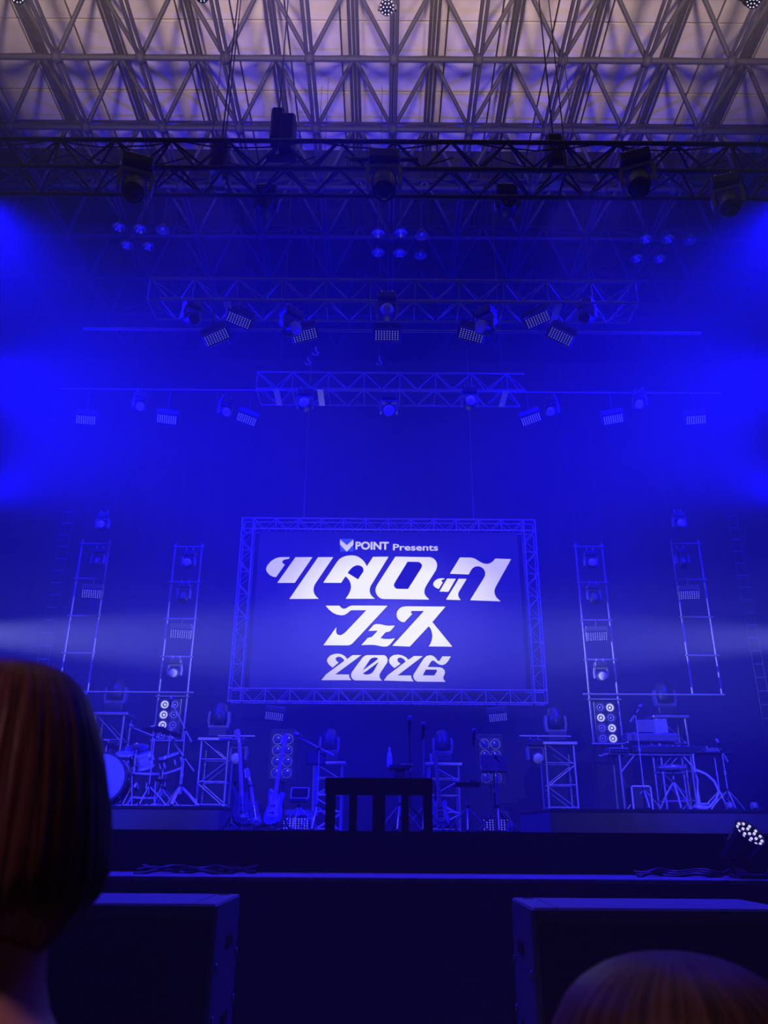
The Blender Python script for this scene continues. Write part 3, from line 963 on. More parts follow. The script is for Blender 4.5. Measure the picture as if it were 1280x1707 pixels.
# ------------------------------------------------------------------ side ladder towers
def pipe_ladder(name, label, pts_l, pts_r, rungs, Y, r=0.022, top=None):
    bl, br = at(*pts_l, Y), at(*pts_r, Y)
    xl_, xr_ = bl.x, br.x
    base = Vector(((xl_ + xr_) / 2, Y, 1.5))
    zt_ = at(*top, Y).z
    zb_ = at(pts_l[0], rungs[-1], Y).z
    t = thing(name, label, 'pipe ladder', base)
    for x in (xl_, xr_):
        bar('pipe', (x, Y, zb_), (x, Y, zt_), r, M_pipe, t, base)
        bar('hanging_wire', (x, Y, zt_), (x, Y, 14.9), 0.004, M_alud, t, base)
    for py in rungs:
        z = at(pts_l[0], py, Y).z
        bar('rung', (xl_ - 0.05, Y - 0.03, z), (xr_ + 0.05, Y - 0.03, z), 0.018, M_pipe, t, base)
    return t, xl_, xr_


YT = 16.4
pipe_ladder('pipe_ladder', 'hanging pipe ladder of lights beside the screen, left', (268, 1125), (315, 1125), (912, 971, 1032, 1095, 1161, 1235), YT, top=(300, 906))
pipe_ladder('pipe_ladder', 'hanging pipe ladder of lights beside the screen, right', (979, 1125), (1026, 1125), (912, 972, 1034, 1100, 1166, 1240), YT, top=(990, 906))
pipe_ladder('pipe_ladder', 'outer hanging pipe ladder near the big head of hair', (104, 1110), (152, 1110), (907, 965, 1027, 1089, 1153), YT + .2, top=(130, 900))
pipe_ladder('pipe_ladder', 'outer hanging pipe ladder above the keyboards', (1148, 1110), (1196, 1110), (907, 967, 1029, 1093, 1158), YT + .2, top=(1150, 900))
for x0_, x1_, y_, lab in ((112, 322, 1153, 'thin horizontal pipe joining the two left pipe ladders'), (972, 1206, 1157, 'thin horizontal pipe joining the two right pipe ladders')):
    a, b = at(x0_, y_, YT - .06), at(x1_, y_, YT - .06)
    b.z = a.z
    tag(bar('joining_pipe', a, b, 0.02, M_pipe), lab, 'pipe')
for x0_, x1_, lab in ((80, 98, 'narrow rung ladder far left beside the lights'), (1237, 1253, 'narrow rung ladder far right beside the lights')):
    Yl = 17.6
    a, b = at(x0_, 1000, Yl), at(x1_, 1000, Yl)
    base = Vector(((a.x + b.x) / 2, Yl, 1.5))
    t = thing('rung_ladder', lab, 'ladder', base)
    zt_ = at(90, 850, Yl).z
    for x in (a.x, b.x):
        bar('rail', (x, Yl, 1.5), (x, Yl, zt_), 0.014, M_alud, t, base)
    z = 1.75
    while z < zt_:
        bar('rung', (a.x, Yl, z), (b.x, Yl, z), 0.013, M_pipe, t, base)
        z += 0.30
for i, (px, py, rl, lab) in enumerate(((152, 990, 3, 'on the outer left ladder'), (300, 1057, 3, 'on the inner left ladder'), (996, 1061, -2, 'on the inner right ladder'), (1150, 992, -2, 'on the outer right ladder'))):
    led_panel(at(px, py, YT - .12), rl, 'dotted LED panel ' + lab, GP, 16)
GL_ = 'moving heads on the pipe ladders'
for px, py, tl, pale, lab in ((314, 940, 88, 1, 'pale round moving head near the top of the inner left ladder'), (306, 994, 30, 0, 'dark moving head on the inner left ladder'),
                              (291, 1122, 80, 1, 'pale moving head low on the inner left ladder'), (985, 940, 88, 1, 'pale round moving head near the top of the inner right ladder'),
                              (990, 996, 30, 0, 'dark moving head on the inner right ladder'), (1002, 1127, 80, 1, 'pale moving head low on the inner right ladder'),
                              (171, 877, 88, 1, 'pale round moving head on the outer left ladder'), (163, 936, 30, 0, 'dark moving head on the outer left ladder'),
                              (1132, 875, 88, 1, 'pale round moving head on the outer right ladder'), (1137, 936, 30, 0, 'dark moving head on the outer right ladder')):
    moving_head(at(px, py, YT - .12), lab, GL_, 0, R(tl), True, bool(pale), 0.72)

# ------------------------------------------------------------------ eight-lamp blinders
bl_lamp = G().lathe([(0.03, 0.05), (0.055, 0.045), (0.088, 0.0), (0.096, 0.0), (0.096, -0.01), (0.084, -0.01)], 18, None, False).mesh('lamp', M_reflector, True)
bl_glass = G().lathe([(0.083, -0.006), (0.05, -0.014), (0.01, -0.016)], 18).mesh('glass', mat('blinder_glass', (0.16, 0.16, 0.20), 0.10, noise=(25, 0.6), spec=0.8), True)
M_bulb = mat('bulb_painted_reflection', (0.8, 0.8, 0.85), 0.3, emit=(0.62, 0.60, 1.0), es=0.95, noise=(20, 0.05))  # reflection of the side beam in the lamp, put in as emission
bl_bulb = G().ring(0.062, 0.013, 18, 6).ball((0, 0, 0.005), 0.026, 10, 6).mesh('bulb', M_bulb, True)
bl_cold = G().ring(0.058, 0.007, 18, 6).ball((0, 0, 0.005), 0.02, 10, 6).mesh('bulb', M_white, True)


def blinder(p, label, rows_=4, rz=0.0, bright=None, px=0.205):
    t = thing('blinder_light', label, 'stage light', p, (0, 0, rz), 'eight lamp blinder lights')
    hh = rows_ * px
    obj('housing', G().bbox((0, 0.08, 0), (2 * px + 0.05, 0.10, hh + 0.06), 0.015), M_housing, t)
    obj('bracket', G().box((0, 0.1, hh / 2 + 0.07), (0.46, 0.06, 0.05)).box((-px - 0.04, 0.1, 0.0), (0.02, 0.05, hh + 0.1)).box((px + 0.04, 0.1, 0.0), (0.02, 0.05, hh + 0.1)), M_alud, t)
    for r_ in range(rows_):
        for c_ in range(2):
            l = link('lamp', bl_lamp, t, ((c_ - .5) * px, 0.02, (r_ - (rows_ - 1) / 2) * px), (R(-90), 0, 0))
            if bright is not None:
                link('bulb', bl_bulb if (r_, c_) in bright else bl_cold, l, (0, 0, -0.004))
            else:
                link('glass', bl_glass, l)
    return t


blinder(at(280, 1200, YT - .05), 'eight lamp blinder at the foot of the inner left ladder', 4, bright={(3, 0), (2, 0), (1, 0)})
blinder(at(1011, 1205, YT - .05), 'eight lamp blinder at the foot of the inner right ladder', 4, bright={(3, 1), (2, 0), (1, 1), (0, 1)})
for px, py, lab in ((470, 1260, 'eight lamp blinder on a post behind the guitars'), (818, 1268, 'eight lamp blinder behind the right music stand')):
    p = at(px, py, 15.6)
    b_ = blinder(p, lab, 4)
    obj('post', G().tube((0, 0.14, -0.3), (0, 0.14, 1.5 - p.z + 0.02), 0.025).lathe([(0.22, 0), (0.22, 0.02), (0.03, 0.03)], 16, Matrix.Translation((0, 0.14, 1.5 - p.z))), M_alud, b_)

# ------------------------------------------------------------------ truss towers with moving heads
def tower(px0, px1, ptop, Y, label, dep=0.5, cap=0.08, m=M_alu, levels=4):
    a, b = at(px0, ptop, Y), at(px1, ptop, Y)
    x, wd, h = (a.x + b.x) / 2, b.x - a.x, (a.z + b.z) / 2 - 1.5
    base = Vector((x, Y, 1.5))
    t = thing('truss_tower', label, 'truss tower', base, group='truss towers on the stage')
    h0 = h - 0.05
    for sx in (-1, 1):
        for y in (0, dep):
            bar('leg', (x + sx * wd / 2, Y + y, 1.5), (x + sx * wd / 2, Y + y, 1.5 + h0), 0.026, m, t, base)
    obj('top_plate', G().bbox((0, dep / 2, h0), (wd + cap * 2, dep + 0.1, 0.06), 0.01), m, t)
    obj('base_plate', G().box((0, dep / 2, 0.006), (wd + 0.15, dep + 0.15, 0.012)), M_alud, t)
    n = levels
    for i in range(n):
        z0, z1 = 1.5 + h0 * i / n, 1.5 + h0 * (i + 1) / n
        for y in (0, dep):
            e = (-1) ** i
            bar('brace', (x - e * wd / 2, Y + y, z0), (x + e * wd / 2, Y + y, z1), 0.012, m, t, base)
            bar('cross_bar', (x - wd / 2, Y + y, z0 + 0.04), (x + wd / 2, Y + y, z0 + 0.04), 0.012, m, t, base)
        for sx in (-1, 1):
            bar('brace', (x + sx * wd / 2, Y, z1), (x + sx * wd / 2, Y + dep, z0), 0.012, m, t, base)
    return Vector((x, Y + dep / 2, 1.5 + h))


GT = 'moving heads on the truss towers'
for px0, px1, ptop, Y, lab, s in ((160, 208, 1186, 17.2, 'far left behind the drums', 1.15), (337, 382, 1228, 16.6, 'left of the guitars', 1.1),
                                  (524, 570, 1268, 17.2, 'left of centre under the screen', 1.05), (715, 764, 1270, 17.2, 'right of centre under the screen', 1.05),
                                  (908, 955, 1235, 16.6, 'right of the music stand', 1.1), (1093, 1141, 1191, 17.2, 'far right behind the keyboards', 1.15)):
    p = tower(px0, px1, ptop, Y, 'aluminium truss tower ' + lab)
    moving_head(p + Vector((0, -0.02, 0.40 * s + 0.012)), 'moving head standing on the truss tower ' + lab, GT, 0, R(-25), False, False, s)
for px, py, lab in ((398, 1262, 'pale moving head hung beside the tower left of the guitars'), (892, 1262, 'pale moving head hung beside the tower right of the music stand')):
    p = at(px, py, 16.4)
    moving_head(p, lab, GT, R(-10 if px < 640 else 10), R(75), True, True, 0.85)
    a = p + Vector((0.0, 0.0, 0.40 * 0.85 + 0.065))
    tag(bar('outrigger_bar', a + Vector((-0.45 if px < 640 else -0.3, 0, 0)), a + Vector((0.3 if px < 640 else 0.75, 0, 0)), 0.022, M_alu),
        'short bar holding the moving head ' + ('left of the guitars' if px < 640 else 'right of the music stand'), 'bar')

# ------------------------------------------------------------------ guitars
STRAT = [(0.02, 0.40), (0.035, 0.36), (0.06, 0.36), (0.10, 0.415), (0.135, 0.42), (0.145, 0.38), (0.125, 0.31), (0.125, 0.25), (0.155, 0.17), (0.165, 0.10), (0.14, 0.04), (0.08, 0.005), (0, 0.0),
         (-0.08, 0.005), (-0.145, 0.04), (-0.165, 0.11), (-0.15, 0.18), (-0.12, 0.25), (-0.125, 0.32), (-0.15, 0.40), (-0.155, 0.45), (-0.135, 0.47), (-0.10, 0.44), (-0.06, 0.385), (-0.035, 0.37), (-0.02, 0.40)]


def guitar(base, rz, label, body_m, scale=1.0, neck_len=0.62, flip=1, lean=10, bass=False):
    t = thing('bass_guitar' if bass else 'electric_guitar', label, 'guitar', base, (R(-lean), 0, rz), 'guitars on stands')
    sc_ = lambda P: [(x * scale * flip, z * scale) for x, z in (P if flip > 0 else P[::-1])]
    bd = obj('body', G().prism(sc_(STRAT), 0.045), body_m, t)
    pg = [(x * 0.72 + 0.012, 0.10 + (z - 0.1) * 0.80) for x, z in STRAT if z > 0.06]
    obj('pickguard', G().prism(sc_(pg), 0.004), M_kbd if body_m is M_gdark else M_pick, bd, (0, -0.0255, 0))
    g = G()
    for z in (0.16, 0.22, 0.29) if not bass else (0.15, 0.24):
        g.box((0, -0.031, z * scale), (0.085, 0.012, 0.022))
    obj('pickups', g, M_black, bd)
    obj('bridge', G().box((0, -0.032, 0.10 * scale), (0.09, 0.014, 0.04)), M_chrome, bd)
    g = G()
    for q in range(3):
        g.lathe([(0.014, 0), (0.012, 0.018)], 10, Matrix.Translation((flip * (0.07 + 0.02 * q) * scale, -0.026, (0.13 - 0.035 * q) * scale)) @ Matrix.Rotation(R(90), 4, 'X'))
    obj('knobs', g, M_chrome, bd)
    z0, z1 = 0.34 * scale, (0.40 + neck_len) * scale
    nk = obj('neck', G().prism([(-0.028, z0), (0.028, z0), (0.021, z1), (-0.021, z1)], 0.022), M_gneck, t, (0, -0.022, 0))
    obj('fretboard', G().prism([(-0.028, z0), (0.028, z0), (0.021, z1), (-0.021, z1)], 0.006), M_gneck, nk, (0, -0.014, 0))
    hs = [(-0.021, z1), (0.021, z1), (0.03, z1 + 0.03), (0.032, z1 + 0.15), (0.012, z1 + 0.19), (-0.03, z1 + 0.185), (-0.055, z1 + 0.15), (-0.042, z1 + 0.06)]
    hd = obj('headstock', G().prism([(x * flip, z) for x, z in (hs if flip > 0 else hs[::-1])], 0.016), M_gneck, t, (0, -0.015, 0))
    pe = G().tube((0, 0, 0), (-0.032 * flip, 0, 0.0), 0.006).ball((-0.036 * flip, 0, 0), 0.012, 8, 6, (1, .6, 1)).mesh('tuner', M_chrome, True)
    for q in range(4 if bass else 6):
        link('tuner', pe, hd, (-0.040 * flip, 0.0, z1 + 0.045 + q * (0.034 if bass else 0.022)))
    g = G()
    for q in range(4 if bass else 6):
        x = (q - (1.5 if bass else 2.5)) * 0.0065
        g.tube((x * 1.4, -0.040, 0.10 * scale), (x, -0.028, z1 + 0.05), 0.0012, n=4)
    o_ = obj('strings', g, M_chrome, t)
    # its stand
    s = thing('guitar_stand', 'black tubular stand under the ' + label.split(' on ')[0], 'stand', (base.x, base.y, 1.5), (0, 0, rz), 'guitar stands')
    obj('post', G().path([(0, 0.20, 0.05), (0, 0.17, 0.30), (0, 0.17, 0.62)], 0.014), M_black, s)
    for sx in (-1, 1):
        obj('leg', G().path([(0, 0.20, 0.18), (sx * 0.16, 0.04, 0.08), (sx * 0.2, -0.14, 0.014)], 0.012), M_black, s)
        obj('cradle_arm', G().path([(sx * 0.09, 0.10, 0.075), (sx * 0.10, -0.03, 0.055), (sx * 0.10, -0.06, 0.09)], 0.011), M_black, s)
    obj('leg', G().path([(0, 0.2, 0.18), (0, 0.28, 0.06), (0, 0.34, 0.014)], 0.012), M_black, s)
    obj('neck_yoke', G().path([(-0.05, 0.08, 0.62), (-0.04, 0.15, 0.62), (0.04, 0.15, 0.62), (0.05, 0.08, 0.62)], 0.01), M_black, s)
    return t


def base_at(px, Y, dz=0.0):
    p = at(px, 1380, Y)
    return Vector((p.x, Y, 1.5 + dz))


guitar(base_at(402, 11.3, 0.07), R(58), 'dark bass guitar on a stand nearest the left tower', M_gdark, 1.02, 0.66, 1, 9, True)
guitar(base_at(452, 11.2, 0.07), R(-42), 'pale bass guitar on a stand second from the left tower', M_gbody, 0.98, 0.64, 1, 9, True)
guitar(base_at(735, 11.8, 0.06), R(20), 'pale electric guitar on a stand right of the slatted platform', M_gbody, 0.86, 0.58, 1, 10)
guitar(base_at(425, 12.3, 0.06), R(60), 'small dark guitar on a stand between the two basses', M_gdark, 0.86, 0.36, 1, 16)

# ------------------------------------------------------------------ stands and microphones
def tripod(t, h, spread, m, r=0.012, n=3, zj=0.30, rot=0.4):
    for k in range(n):
        a_ = rot + 2 * math.pi * k / n
        lg = obj('leg', G().path([(0, 0, zj), (spread * .55 * math.cos(a_), spread * .55 * math.sin(a_), zj * .52), (spread * math.cos(a_), spread * math.sin(a_), 0.012)], r), m, t)
        obj('rubber_foot', G().ball((spread * math.cos(a_), spread * math.sin(a_), 0.014), 0.016, 8, 6), M_black, lg)
    obj('pole', G().tube((0, 0, zj * .6), (0, 0, h), r, r * .75), m, t)
    obj('clutch', G().lathe([(0.02, 0), (0.024, 0.03), (0.02, 0.06)], 10, Matrix.Translation((0, 0, zj - .03))), M_black, t)
    obj('clutch', G().lathe([(0.018, 0), (0.018, 0.05)], 10, Matrix.Translation((0, 0, h * .6))), M_chrome, t)


def mic_parts(t, p, d, big=False):
    """a microphone at p pointing along d"""
    d = Vector(d).normalized()
    M_ = Matrix.Translation(p) @ d.to_track_quat('Z', 'Y').to_matrix().to_4x4()
    k = 1.25 if big else 1.0
    m = obj('microphone', G().lathe([(0.011 * k, -0.17), (0.018 * k, -0.02), (0.024 * k, 0.0)], 12, M_), M_black, t, smooth=True)
    obj('grille', G().lathe([(0.024 * k, 0.0), (0.029 * k, 0.025), (0.026 * k, 0.05), (0.01, 0.066)], 12, M_), M_grey, m, smooth=True)


def boom_stand(base, z0, label, joint, tip, tail, m=M_chrome, spread=0.3, group='microphone stands', mic_dir=None, r=0.011):
    """joint / tip / tail are world points of the boom"""
    b0 = Vector((joint.x, joint.y, z0))
    t = thing('microphone_stand', label, 'microphone stand', b0, group=group)
    tripod(t, joint.z - z0, spread, m, r)
    L_ = lambda q: Vector(q) - b0
    obj('boom', G().tube(L_(tail), L_(tip), r * .8), m, t)
    obj('counterweight', G().tube(L_(tail), L_(tail) + (L_(tip) - L_(tail)).normalized() * 0.10, 0.018), M_grey, t)
    obj('boom_joint', G().ball(L_(joint), 0.026, 10, 6), M_black, t)
    mic_parts(t, L_(tip) + Vector((0, 0, 0.02)), mic_dir or (L_(tip) - L_(tail)))
    return t


YM = 11.0
boom_stand(None, 1.5, 'boom microphone stand left of the slatted platform, with black box', at(532, 1248, YM), at(497, 1228, YM), at(556, 1260, YM))
boom_stand(None, 1.5, 'boom microphone stand right of the platform by the music stand', at(826, 1262, YM), at(790, 1225, YM), at(834, 1270, YM), mic_dir=(0.1, 0, 1))
for px, ptop, lab, m in ((683, 1222, 'straight black microphone stand behind the platform, beside the bottle', M_black), (706, 1233, 'straight chrome microphone stand behind the platform, right of the bottle', M_chrome)):
    p = at(px, ptop, 10.6)
    b0 = Vector((p.x, p.y, 1.5))
    t = thing('microphone_stand', lab, 'microphone stand', b0, group='microphone stands')
    tripod(t, p.z - 1.5, 0.28, m)
    mic_parts(t, (0, 0, p.z - 1.5 + 0.16), (0.05, -0.1, 1), True)


def tray_stand(px, ptop, Y, wpx, label, items, name='tray_stand', m=M_black, cat='stand'):
    p = at(px, ptop, Y)
    b0 = Vector((p.x, Y, 1.5))
    h = p.z - 1.5
    wd = wpx * (Y * .93) / F
    t = thing(name, label, cat, b0)
    tripod(t, h - 0.02, 0.30, M_chrome)
    obj('tray', G().bbox((0, 0, h), (wd, 0.30, 0.025), 0.008).box((0, -0.15, h + 0.02), (wd, 0.01, 0.03)), m, t)
    return t, b0, h, wd


# small table with bottle behind the platform
t, b0, h, wd = tray_stand(666, 1281, 10.4, 36, 'small black tray stand holding a bottle behind the platform', None)
obj('hanging_box', G().bbox((0.0, 0, -0.06 + h), (0.13, 0.15, 0.09), 0.01), M_black, t)
bt = thing('water_bottle', 'clear water bottle standing on the small tray behind the platform', 'bottle', b0 + Vector((-0.13, -0.02, h + 0.0125)))
obj('body', G().lathe([(0.030, 0), (0.034, 0.01), (0.034, 0.13), (0.030, 0.16), (0.014, 0.20), (0.013, 0.215)], 14), M_bottle, bt, smooth=True)
obj('cap', G().lathe([(0.016, 0.215), (0.016, 0.238), (0.012, 0.242)], 12), M_white, bt)
obj('paper_label', G().lathe([(0.0348, 0.05), (0.0348, 0.11)], 14), M_pick, bt)
o = obj('folded_towel', G().bbox((0, 0, 0.02), (0.16, 0.16, 0.04), 0.015), M_red, None, b0 + Vector((0.09, -0.03, h + 0.0125)))
tag(o, 'folded reddish cloth beside the bottle on the small tray', 'towel')

# tablet stand
t, b0, h, wd = tray_stand(498, 1336, 11.3, 26, 'low tripod stand holding a tilted tablet left of the platform', None, name='tablet_stand')
tb = thing('tablet', 'tilted tablet with pale edge on the low tripod stand', 'tablet', b0 + Vector((0.01, -0.04, h + 0.032)), (R(-30), 0, 0))
obj('body', G().bbox((0, 0, 0.085), (0.25, 0.014, 0.17), 0.006), M_white, tb)
obj('display', G().box((0, -0.008, 0.085), (0.225, 0.003, 0.145)), M_glass, tb)
# black box on the left boom stand = prompter
p = at(527, 1263, 11.15)
t = thing('prompter_box', 'black flat box on a post behind the left boom stand', 'monitor', Vector((p.x, 11.15, 1.5)))
h = p.z - 1.5
obj('screen_case', G().bbox((0, 0, h), (0.26, 0.06, 0.19), 0.012), M_black, t)
obj('post', G().tube((0.0, 0.02, 0.02), (0.0, 0.02, h - 0.09), 0.022), M_alu, t)
obj('base', G().lathe([(0.18, 0), (0.18, 0.015), (0.03, 0.03)], 20, Matrix.Translation((0, 0.02, 0))), M_alud, t)

# right tray stand with gear
t, b0, h, wd = tray_stand(778, 1310, 11.2, 42, 'tray stand on a tripod right of the platform', None)
e = thing('effects_box', 'small pale effects box lying on the right tray stand', 'effects box', b0 + Vector((0.09, -0.02, h + 0.0125)))
obj('case', G().box((0, 0, 0.025), (0.12, 0.10, 0.05), taper=.9), M_grey, e)
obj('knobs', G().lathe([(0.012, 0.05), (0.010, 0.066)], 10, Matrix.Translation((-0.03, 0, 0))).lathe([(0.012, 0.05), (0.010, 0.066)], 10, Matrix.Translation((0.03, 0, 0))), M_black, e)
e = thing('effects_box', 'dark effects box lying on the left end of the right tray stand', 'effects box', b0 + Vector((-0.11, -0.02, h + 0.0125)))
obj('case', G().box((0, 0, 0.018), (0.10, 0.09, 0.036), taper=.9), M_kbd, e)
obj('knobs', G().lathe([(0.012, 0.036), (0.010, 0.05)], 10), M_chrome, e)

# music stand right
p = at(822, 1272, 11.4)
b0 = Vector((p.x, 11.4, 1.5))
h = p.z - 1.5
t = thing('music_stand', 'black music stand with a broad desk in front of the right blinder', 'music stand', b0)
tripod(t, h - 0.05, 0.28, M_black)
obj('desk', G().bbox((0, 0, 0.0), (0.34, 0.014, 0.25), 0.006, Matrix.Translation((0, 0.02, h)) @ Matrix.Rotation(R(-25), 4, 'X')), M_kbd, t)
obj('lip', G().box((0, -0.02, h - 0.125), (0.36, 0.07, 0.014)), M_kbd, t)
for s in (-1, 1):
    obj('side_bracket', G().path([(s * 0.17, 0.0, h + 0.02), (s * 0.19, 0.0, h - 0.05), (s * 0.19, -0.02, h - 0.26)], 0.008), M_alu, t)
# bottle on the floor right
p = at(849, 1372, 11.0)
bt = thing('floor_bottle', 'small bottle standing on the stage floor near the right tower', 'bottle', Vector((p.x, 11.0, 1.5)))
obj('body', G().lathe([(0.034, 0), (0.038, 0.01), (0.038, 0.09), (0.016, 0.14), (0.014, 0.16)], 12), M_bottle, bt, smooth=True)
obj('cap', G().lathe([(0.017, 0.16), (0.017, 0.18)], 10), M_white, bt)

# ------------------------------------------------------------------ drum kit
YD = 13.2


def drum(name, label, c, r, depth, axis, shell, front=None, group='drums', n=24, lugs=8, legs=None):
    """c = world centre of the drum; axis = direction of its playing head"""
    q = Vector(axis).normalized().to_track_quat('Z', 'Y')
    t = thing(name, label, 'drum', c, group=group)
    t.rotation_euler = q.to_euler()
    obj('shell', G().lathe([(r, -depth / 2), (r, depth / 2)], n), shell, t, smooth=True)
    obj('head', G().lathe([(r * 0.97, depth / 2), (r * 0.96, depth / 2 + 0.006)], n), front or M_skinhead, t)
    for s in (-1, 1):
        obj('hoop', G().lathe([(r * 1.0, s * depth / 2 - 0.015), (r * 1.06, s * depth / 2 - 0.015), (r * 1.06, s * depth / 2 + 0.015), (r * 0.97, s * depth / 2 + 0.015)], n, None, False), M_chrome if r < .3 else M_drumd, t)
    lm = G().bbox((r + 0.012, 0, 0), (0.022, 0.025, min(0.09, depth * .6)), 0.006).mesh('lug', M_chrome)
    for k in range(lugs):
        link('lug', lm, t, None, (0, 0, 2 * math.pi * k / lugs))
    Mi = q.inverted()
    if legs:
        for dx, dy in legs:
            a_ = Mi @ Vector((dx, dy, 0.05))
            b_ = Mi @ Vector((dx * 1.12, dy * 1.12, ZRS - c.z + 0.01))
            obj('leg', G().tube(a_, b_, 0.010), M_chrome, t)
    return t


def D_(px, py, Y=YD):
    return at(px, py, Y)


c = D_(173, 1306, 13.0)
c.z = ZRS + 0.40
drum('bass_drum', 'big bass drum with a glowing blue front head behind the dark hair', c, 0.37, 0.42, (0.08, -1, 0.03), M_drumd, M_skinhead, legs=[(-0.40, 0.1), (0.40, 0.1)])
c = D_(238, 1326, 13.3); c.z = ZRS + 0.33
drum('floor_tom', 'dark floor tom standing right of the bass drum', c, 0.20, 0.36, (0.05, -0.1, 1), M_drumd, legs=[(-0.20, -0.08), (0.2, -0.08), (0.0, 0.21)])
drum('rack_tom', 'shiny rack tom with a bright shell above the floor tom', D_(241, 1268, 13.35), 0.13, 0.22, (-0.25, -0.35, 1), M_drum, lugs=6)
drum('rack_tom', 'dark rack tom directly above the bass drum', D_(208, 1268, 13.35), 0.14, 0.22, (0.05, -0.35, 1), M_drumd, lugs=6)
c = D_(247, 1298, 13.7)
drum('snare_drum', 'shallow chrome snare drum behind the floor tom', c, 0.17, 0.13, (0.02, -0.12, 1), M_chrome)
drum('rack_tom', 'dark tom at the right end of the kit', D_(284, 1272, 13.6), 0.16, 0.24, (-0.3, -0.25, 1), M_drumd, lugs=6)


def stand(p, label, h_from=ZRS, spread=0.28):
    b0 = Vector((p.x, p.y, h_from))
    t = thing('cymbal_stand', label, 'cymbal stand', b0, group='cymbal stands of the drum kit')
    tripod(t, p.z - h_from, spread, M_chrome, 0.012)
    return t


def cymbal(px, py, Y, r, tilt, label, st_label):
    p = D_(px, py, Y)
    t = thing('cymbal', label, 'cymbal', p, (R(tilt[0]), R(tilt[1]), 0), 'cymbals of the drum kit')
    obj('plate', G().lathe([(r, -0.004), (r, 0.0), (r * .3, 0.022), (r * .24, 0.03), (r * .12, 0.05), (0.008, 0.054), (0.008, 0.05), (r * .12, 0.046), (r * .24, 0.026), (r * .3, 0.018)], 28), M_cymbal, t, smooth=True)
    obj('wing_nut', G().lathe([(0.014, 0.054), (0.01, 0.08)], 8), M_chrome, t)
    stand(p - Vector((0, 0, 0.0)), st_label)


cymbal(178, 1240, 13.5, 0.22, (-14, 14), 'large tilted cymbal beside the hair, left of the kit', 'chrome stand under the leftmost cymbal')
cymbal(256, 1216, 13.7, 0.21, (-8, -6), 'dark cymbal high above the snare drum', 'chrome stand under the high middle cymbal')
cymbal(284, 1222, 13.9, 0.19, (-12, 10), 'cymbal below the left blinder, catching white light', 'chrome stand under the cymbal below the blinder')
cymbal(228, 1246, 13.2, 0.19, (-10, -10), 'small cymbal between the leftmost cymbal and the rack toms', 'chrome stand under the small cymbal')
for px, py, Y, lab in ((216, 1258, 13.15, 'small clip microphone at the rim of the dark rack tom'), (250, 1258, 13.2, 'small clip microphone at the rim of the shiny rack tom'), (226, 1308, 13.05, 'small clip microphone at the rim of the floor tom'), (276, 1262, 13.4, 'small clip microphone at the rim of the rightmost tom'), (240, 1292, 13.45, 'small clip microphone at the rim of the snare drum')):
    p = D_(px, py, Y)
    t = thing('clip_microphone', lab, 'microphone', p, group='clip microphones on the drums')
    obj('clip', G().path([(0.03, 0.06, -0.06), (0.02, 0.03, 0.0), (0, 0, 0.02)], 0.008), M_chrome, t)
    obj('capsule', G().lathe([(0.012, 0), (0.022, 0.02), (0.022, 0.06), (0.012, 0.07)], 12, Matrix.Translation((0, 0, 0.01)) @ Matrix.Rotation(R(140), 4, 'X')), M_chrome, t, smooth=True)
# hi-hat
p = D_(270, 1300, 13.5)
b0 = Vector((p.x, p.y, ZRS))
t = thing('hi_hat', 'closed hi-hat pair on a thin chrome stand right of the snare', 'cymbal', b0)
tripod(t, p.z - ZRS + 0.18, 0.24, M_chrome, 0.011)
for s, z in ((1, 0.006), (-1, -0.006)):
    obj('plate', G().lathe([(0.17, 0), (0.05, s * 0.018), (0.03, s * 0.03), (0.01, s * 0.032)], 24, Matrix.Translation((0, 0, p.z - ZRS + z))), M_cymbal, t, smooth=True)
obj('pedal', G().box((0, -0.2, 0.04), (0.08, 0.26, 0.02)), M_chrome, t)
# stool
p = D_(225, 1320, 14.2)
t = thing('drum_stool', 'round black drum stool behind the kit', 'stool', Vector((p.x, p.y, ZRS)))
tripod(t, 0.46, 0.26, M_chrome, 0.014)
obj('seat', G().lathe([(0.10, 0.46), (0.17, 0.47), (0.18, 0.51), (0.165, 0.54), (0.05, 0.55)], 20), M_black, t, smooth=True)
# drum mics
GB = 'boom microphone stands around the drums'
boom_stand(None, ZRS, 'boom stand with a microphone reaching left over the toms', D_(258, 1228, 13.1), D_(221, 1213, 13.1), D_(266, 1231, 13.1), group=GB)
boom_stand(None, ZRS, 'tall overhead boom stand at the right side of the kit', D_(309, 1216, 13.0), D_(285, 1168, 13.0), D_(319, 1237, 13.0), group=GB, mic_dir=(0.08, 0, 1))
boom_stand(None, ZRS, 'lower boom stand crossing the tall one right of the kit', D_(307, 1262, 12.95), D_(288, 1235, 12.95), D_(323, 1286, 12.95), group=GB)
boom_stand(None, ZRS, 'overhead boom stand at the left of the kit beside the hair', D_(128, 1172, 13.4), D_(143, 1160, 13.4), D_(110, 1185, 13.4), group=GB, mic_dir=(0.12, 0, 1))
p = D_(233, 1342, 12.85)
o = obj('drum_cables', G().path([(x, 0.06 * math.sin(9 * x), 0.012) for x in [k * 0.06 - 0.7 for k in range(24)]], 0.009).path([(x, 0.09 * math.cos(6 * x) - 0.03, 0.012) for x in [k * 0.06 - 0.2 for k in range(18)]], 0.008), M_bluecable, None, Vector((p.x, 12.95, ZRS)))
tag(o, 'pale cables lying on the drum riser edge', 'cable')

# ------------------------------------------------------------------ keyboards
YK = 13.4


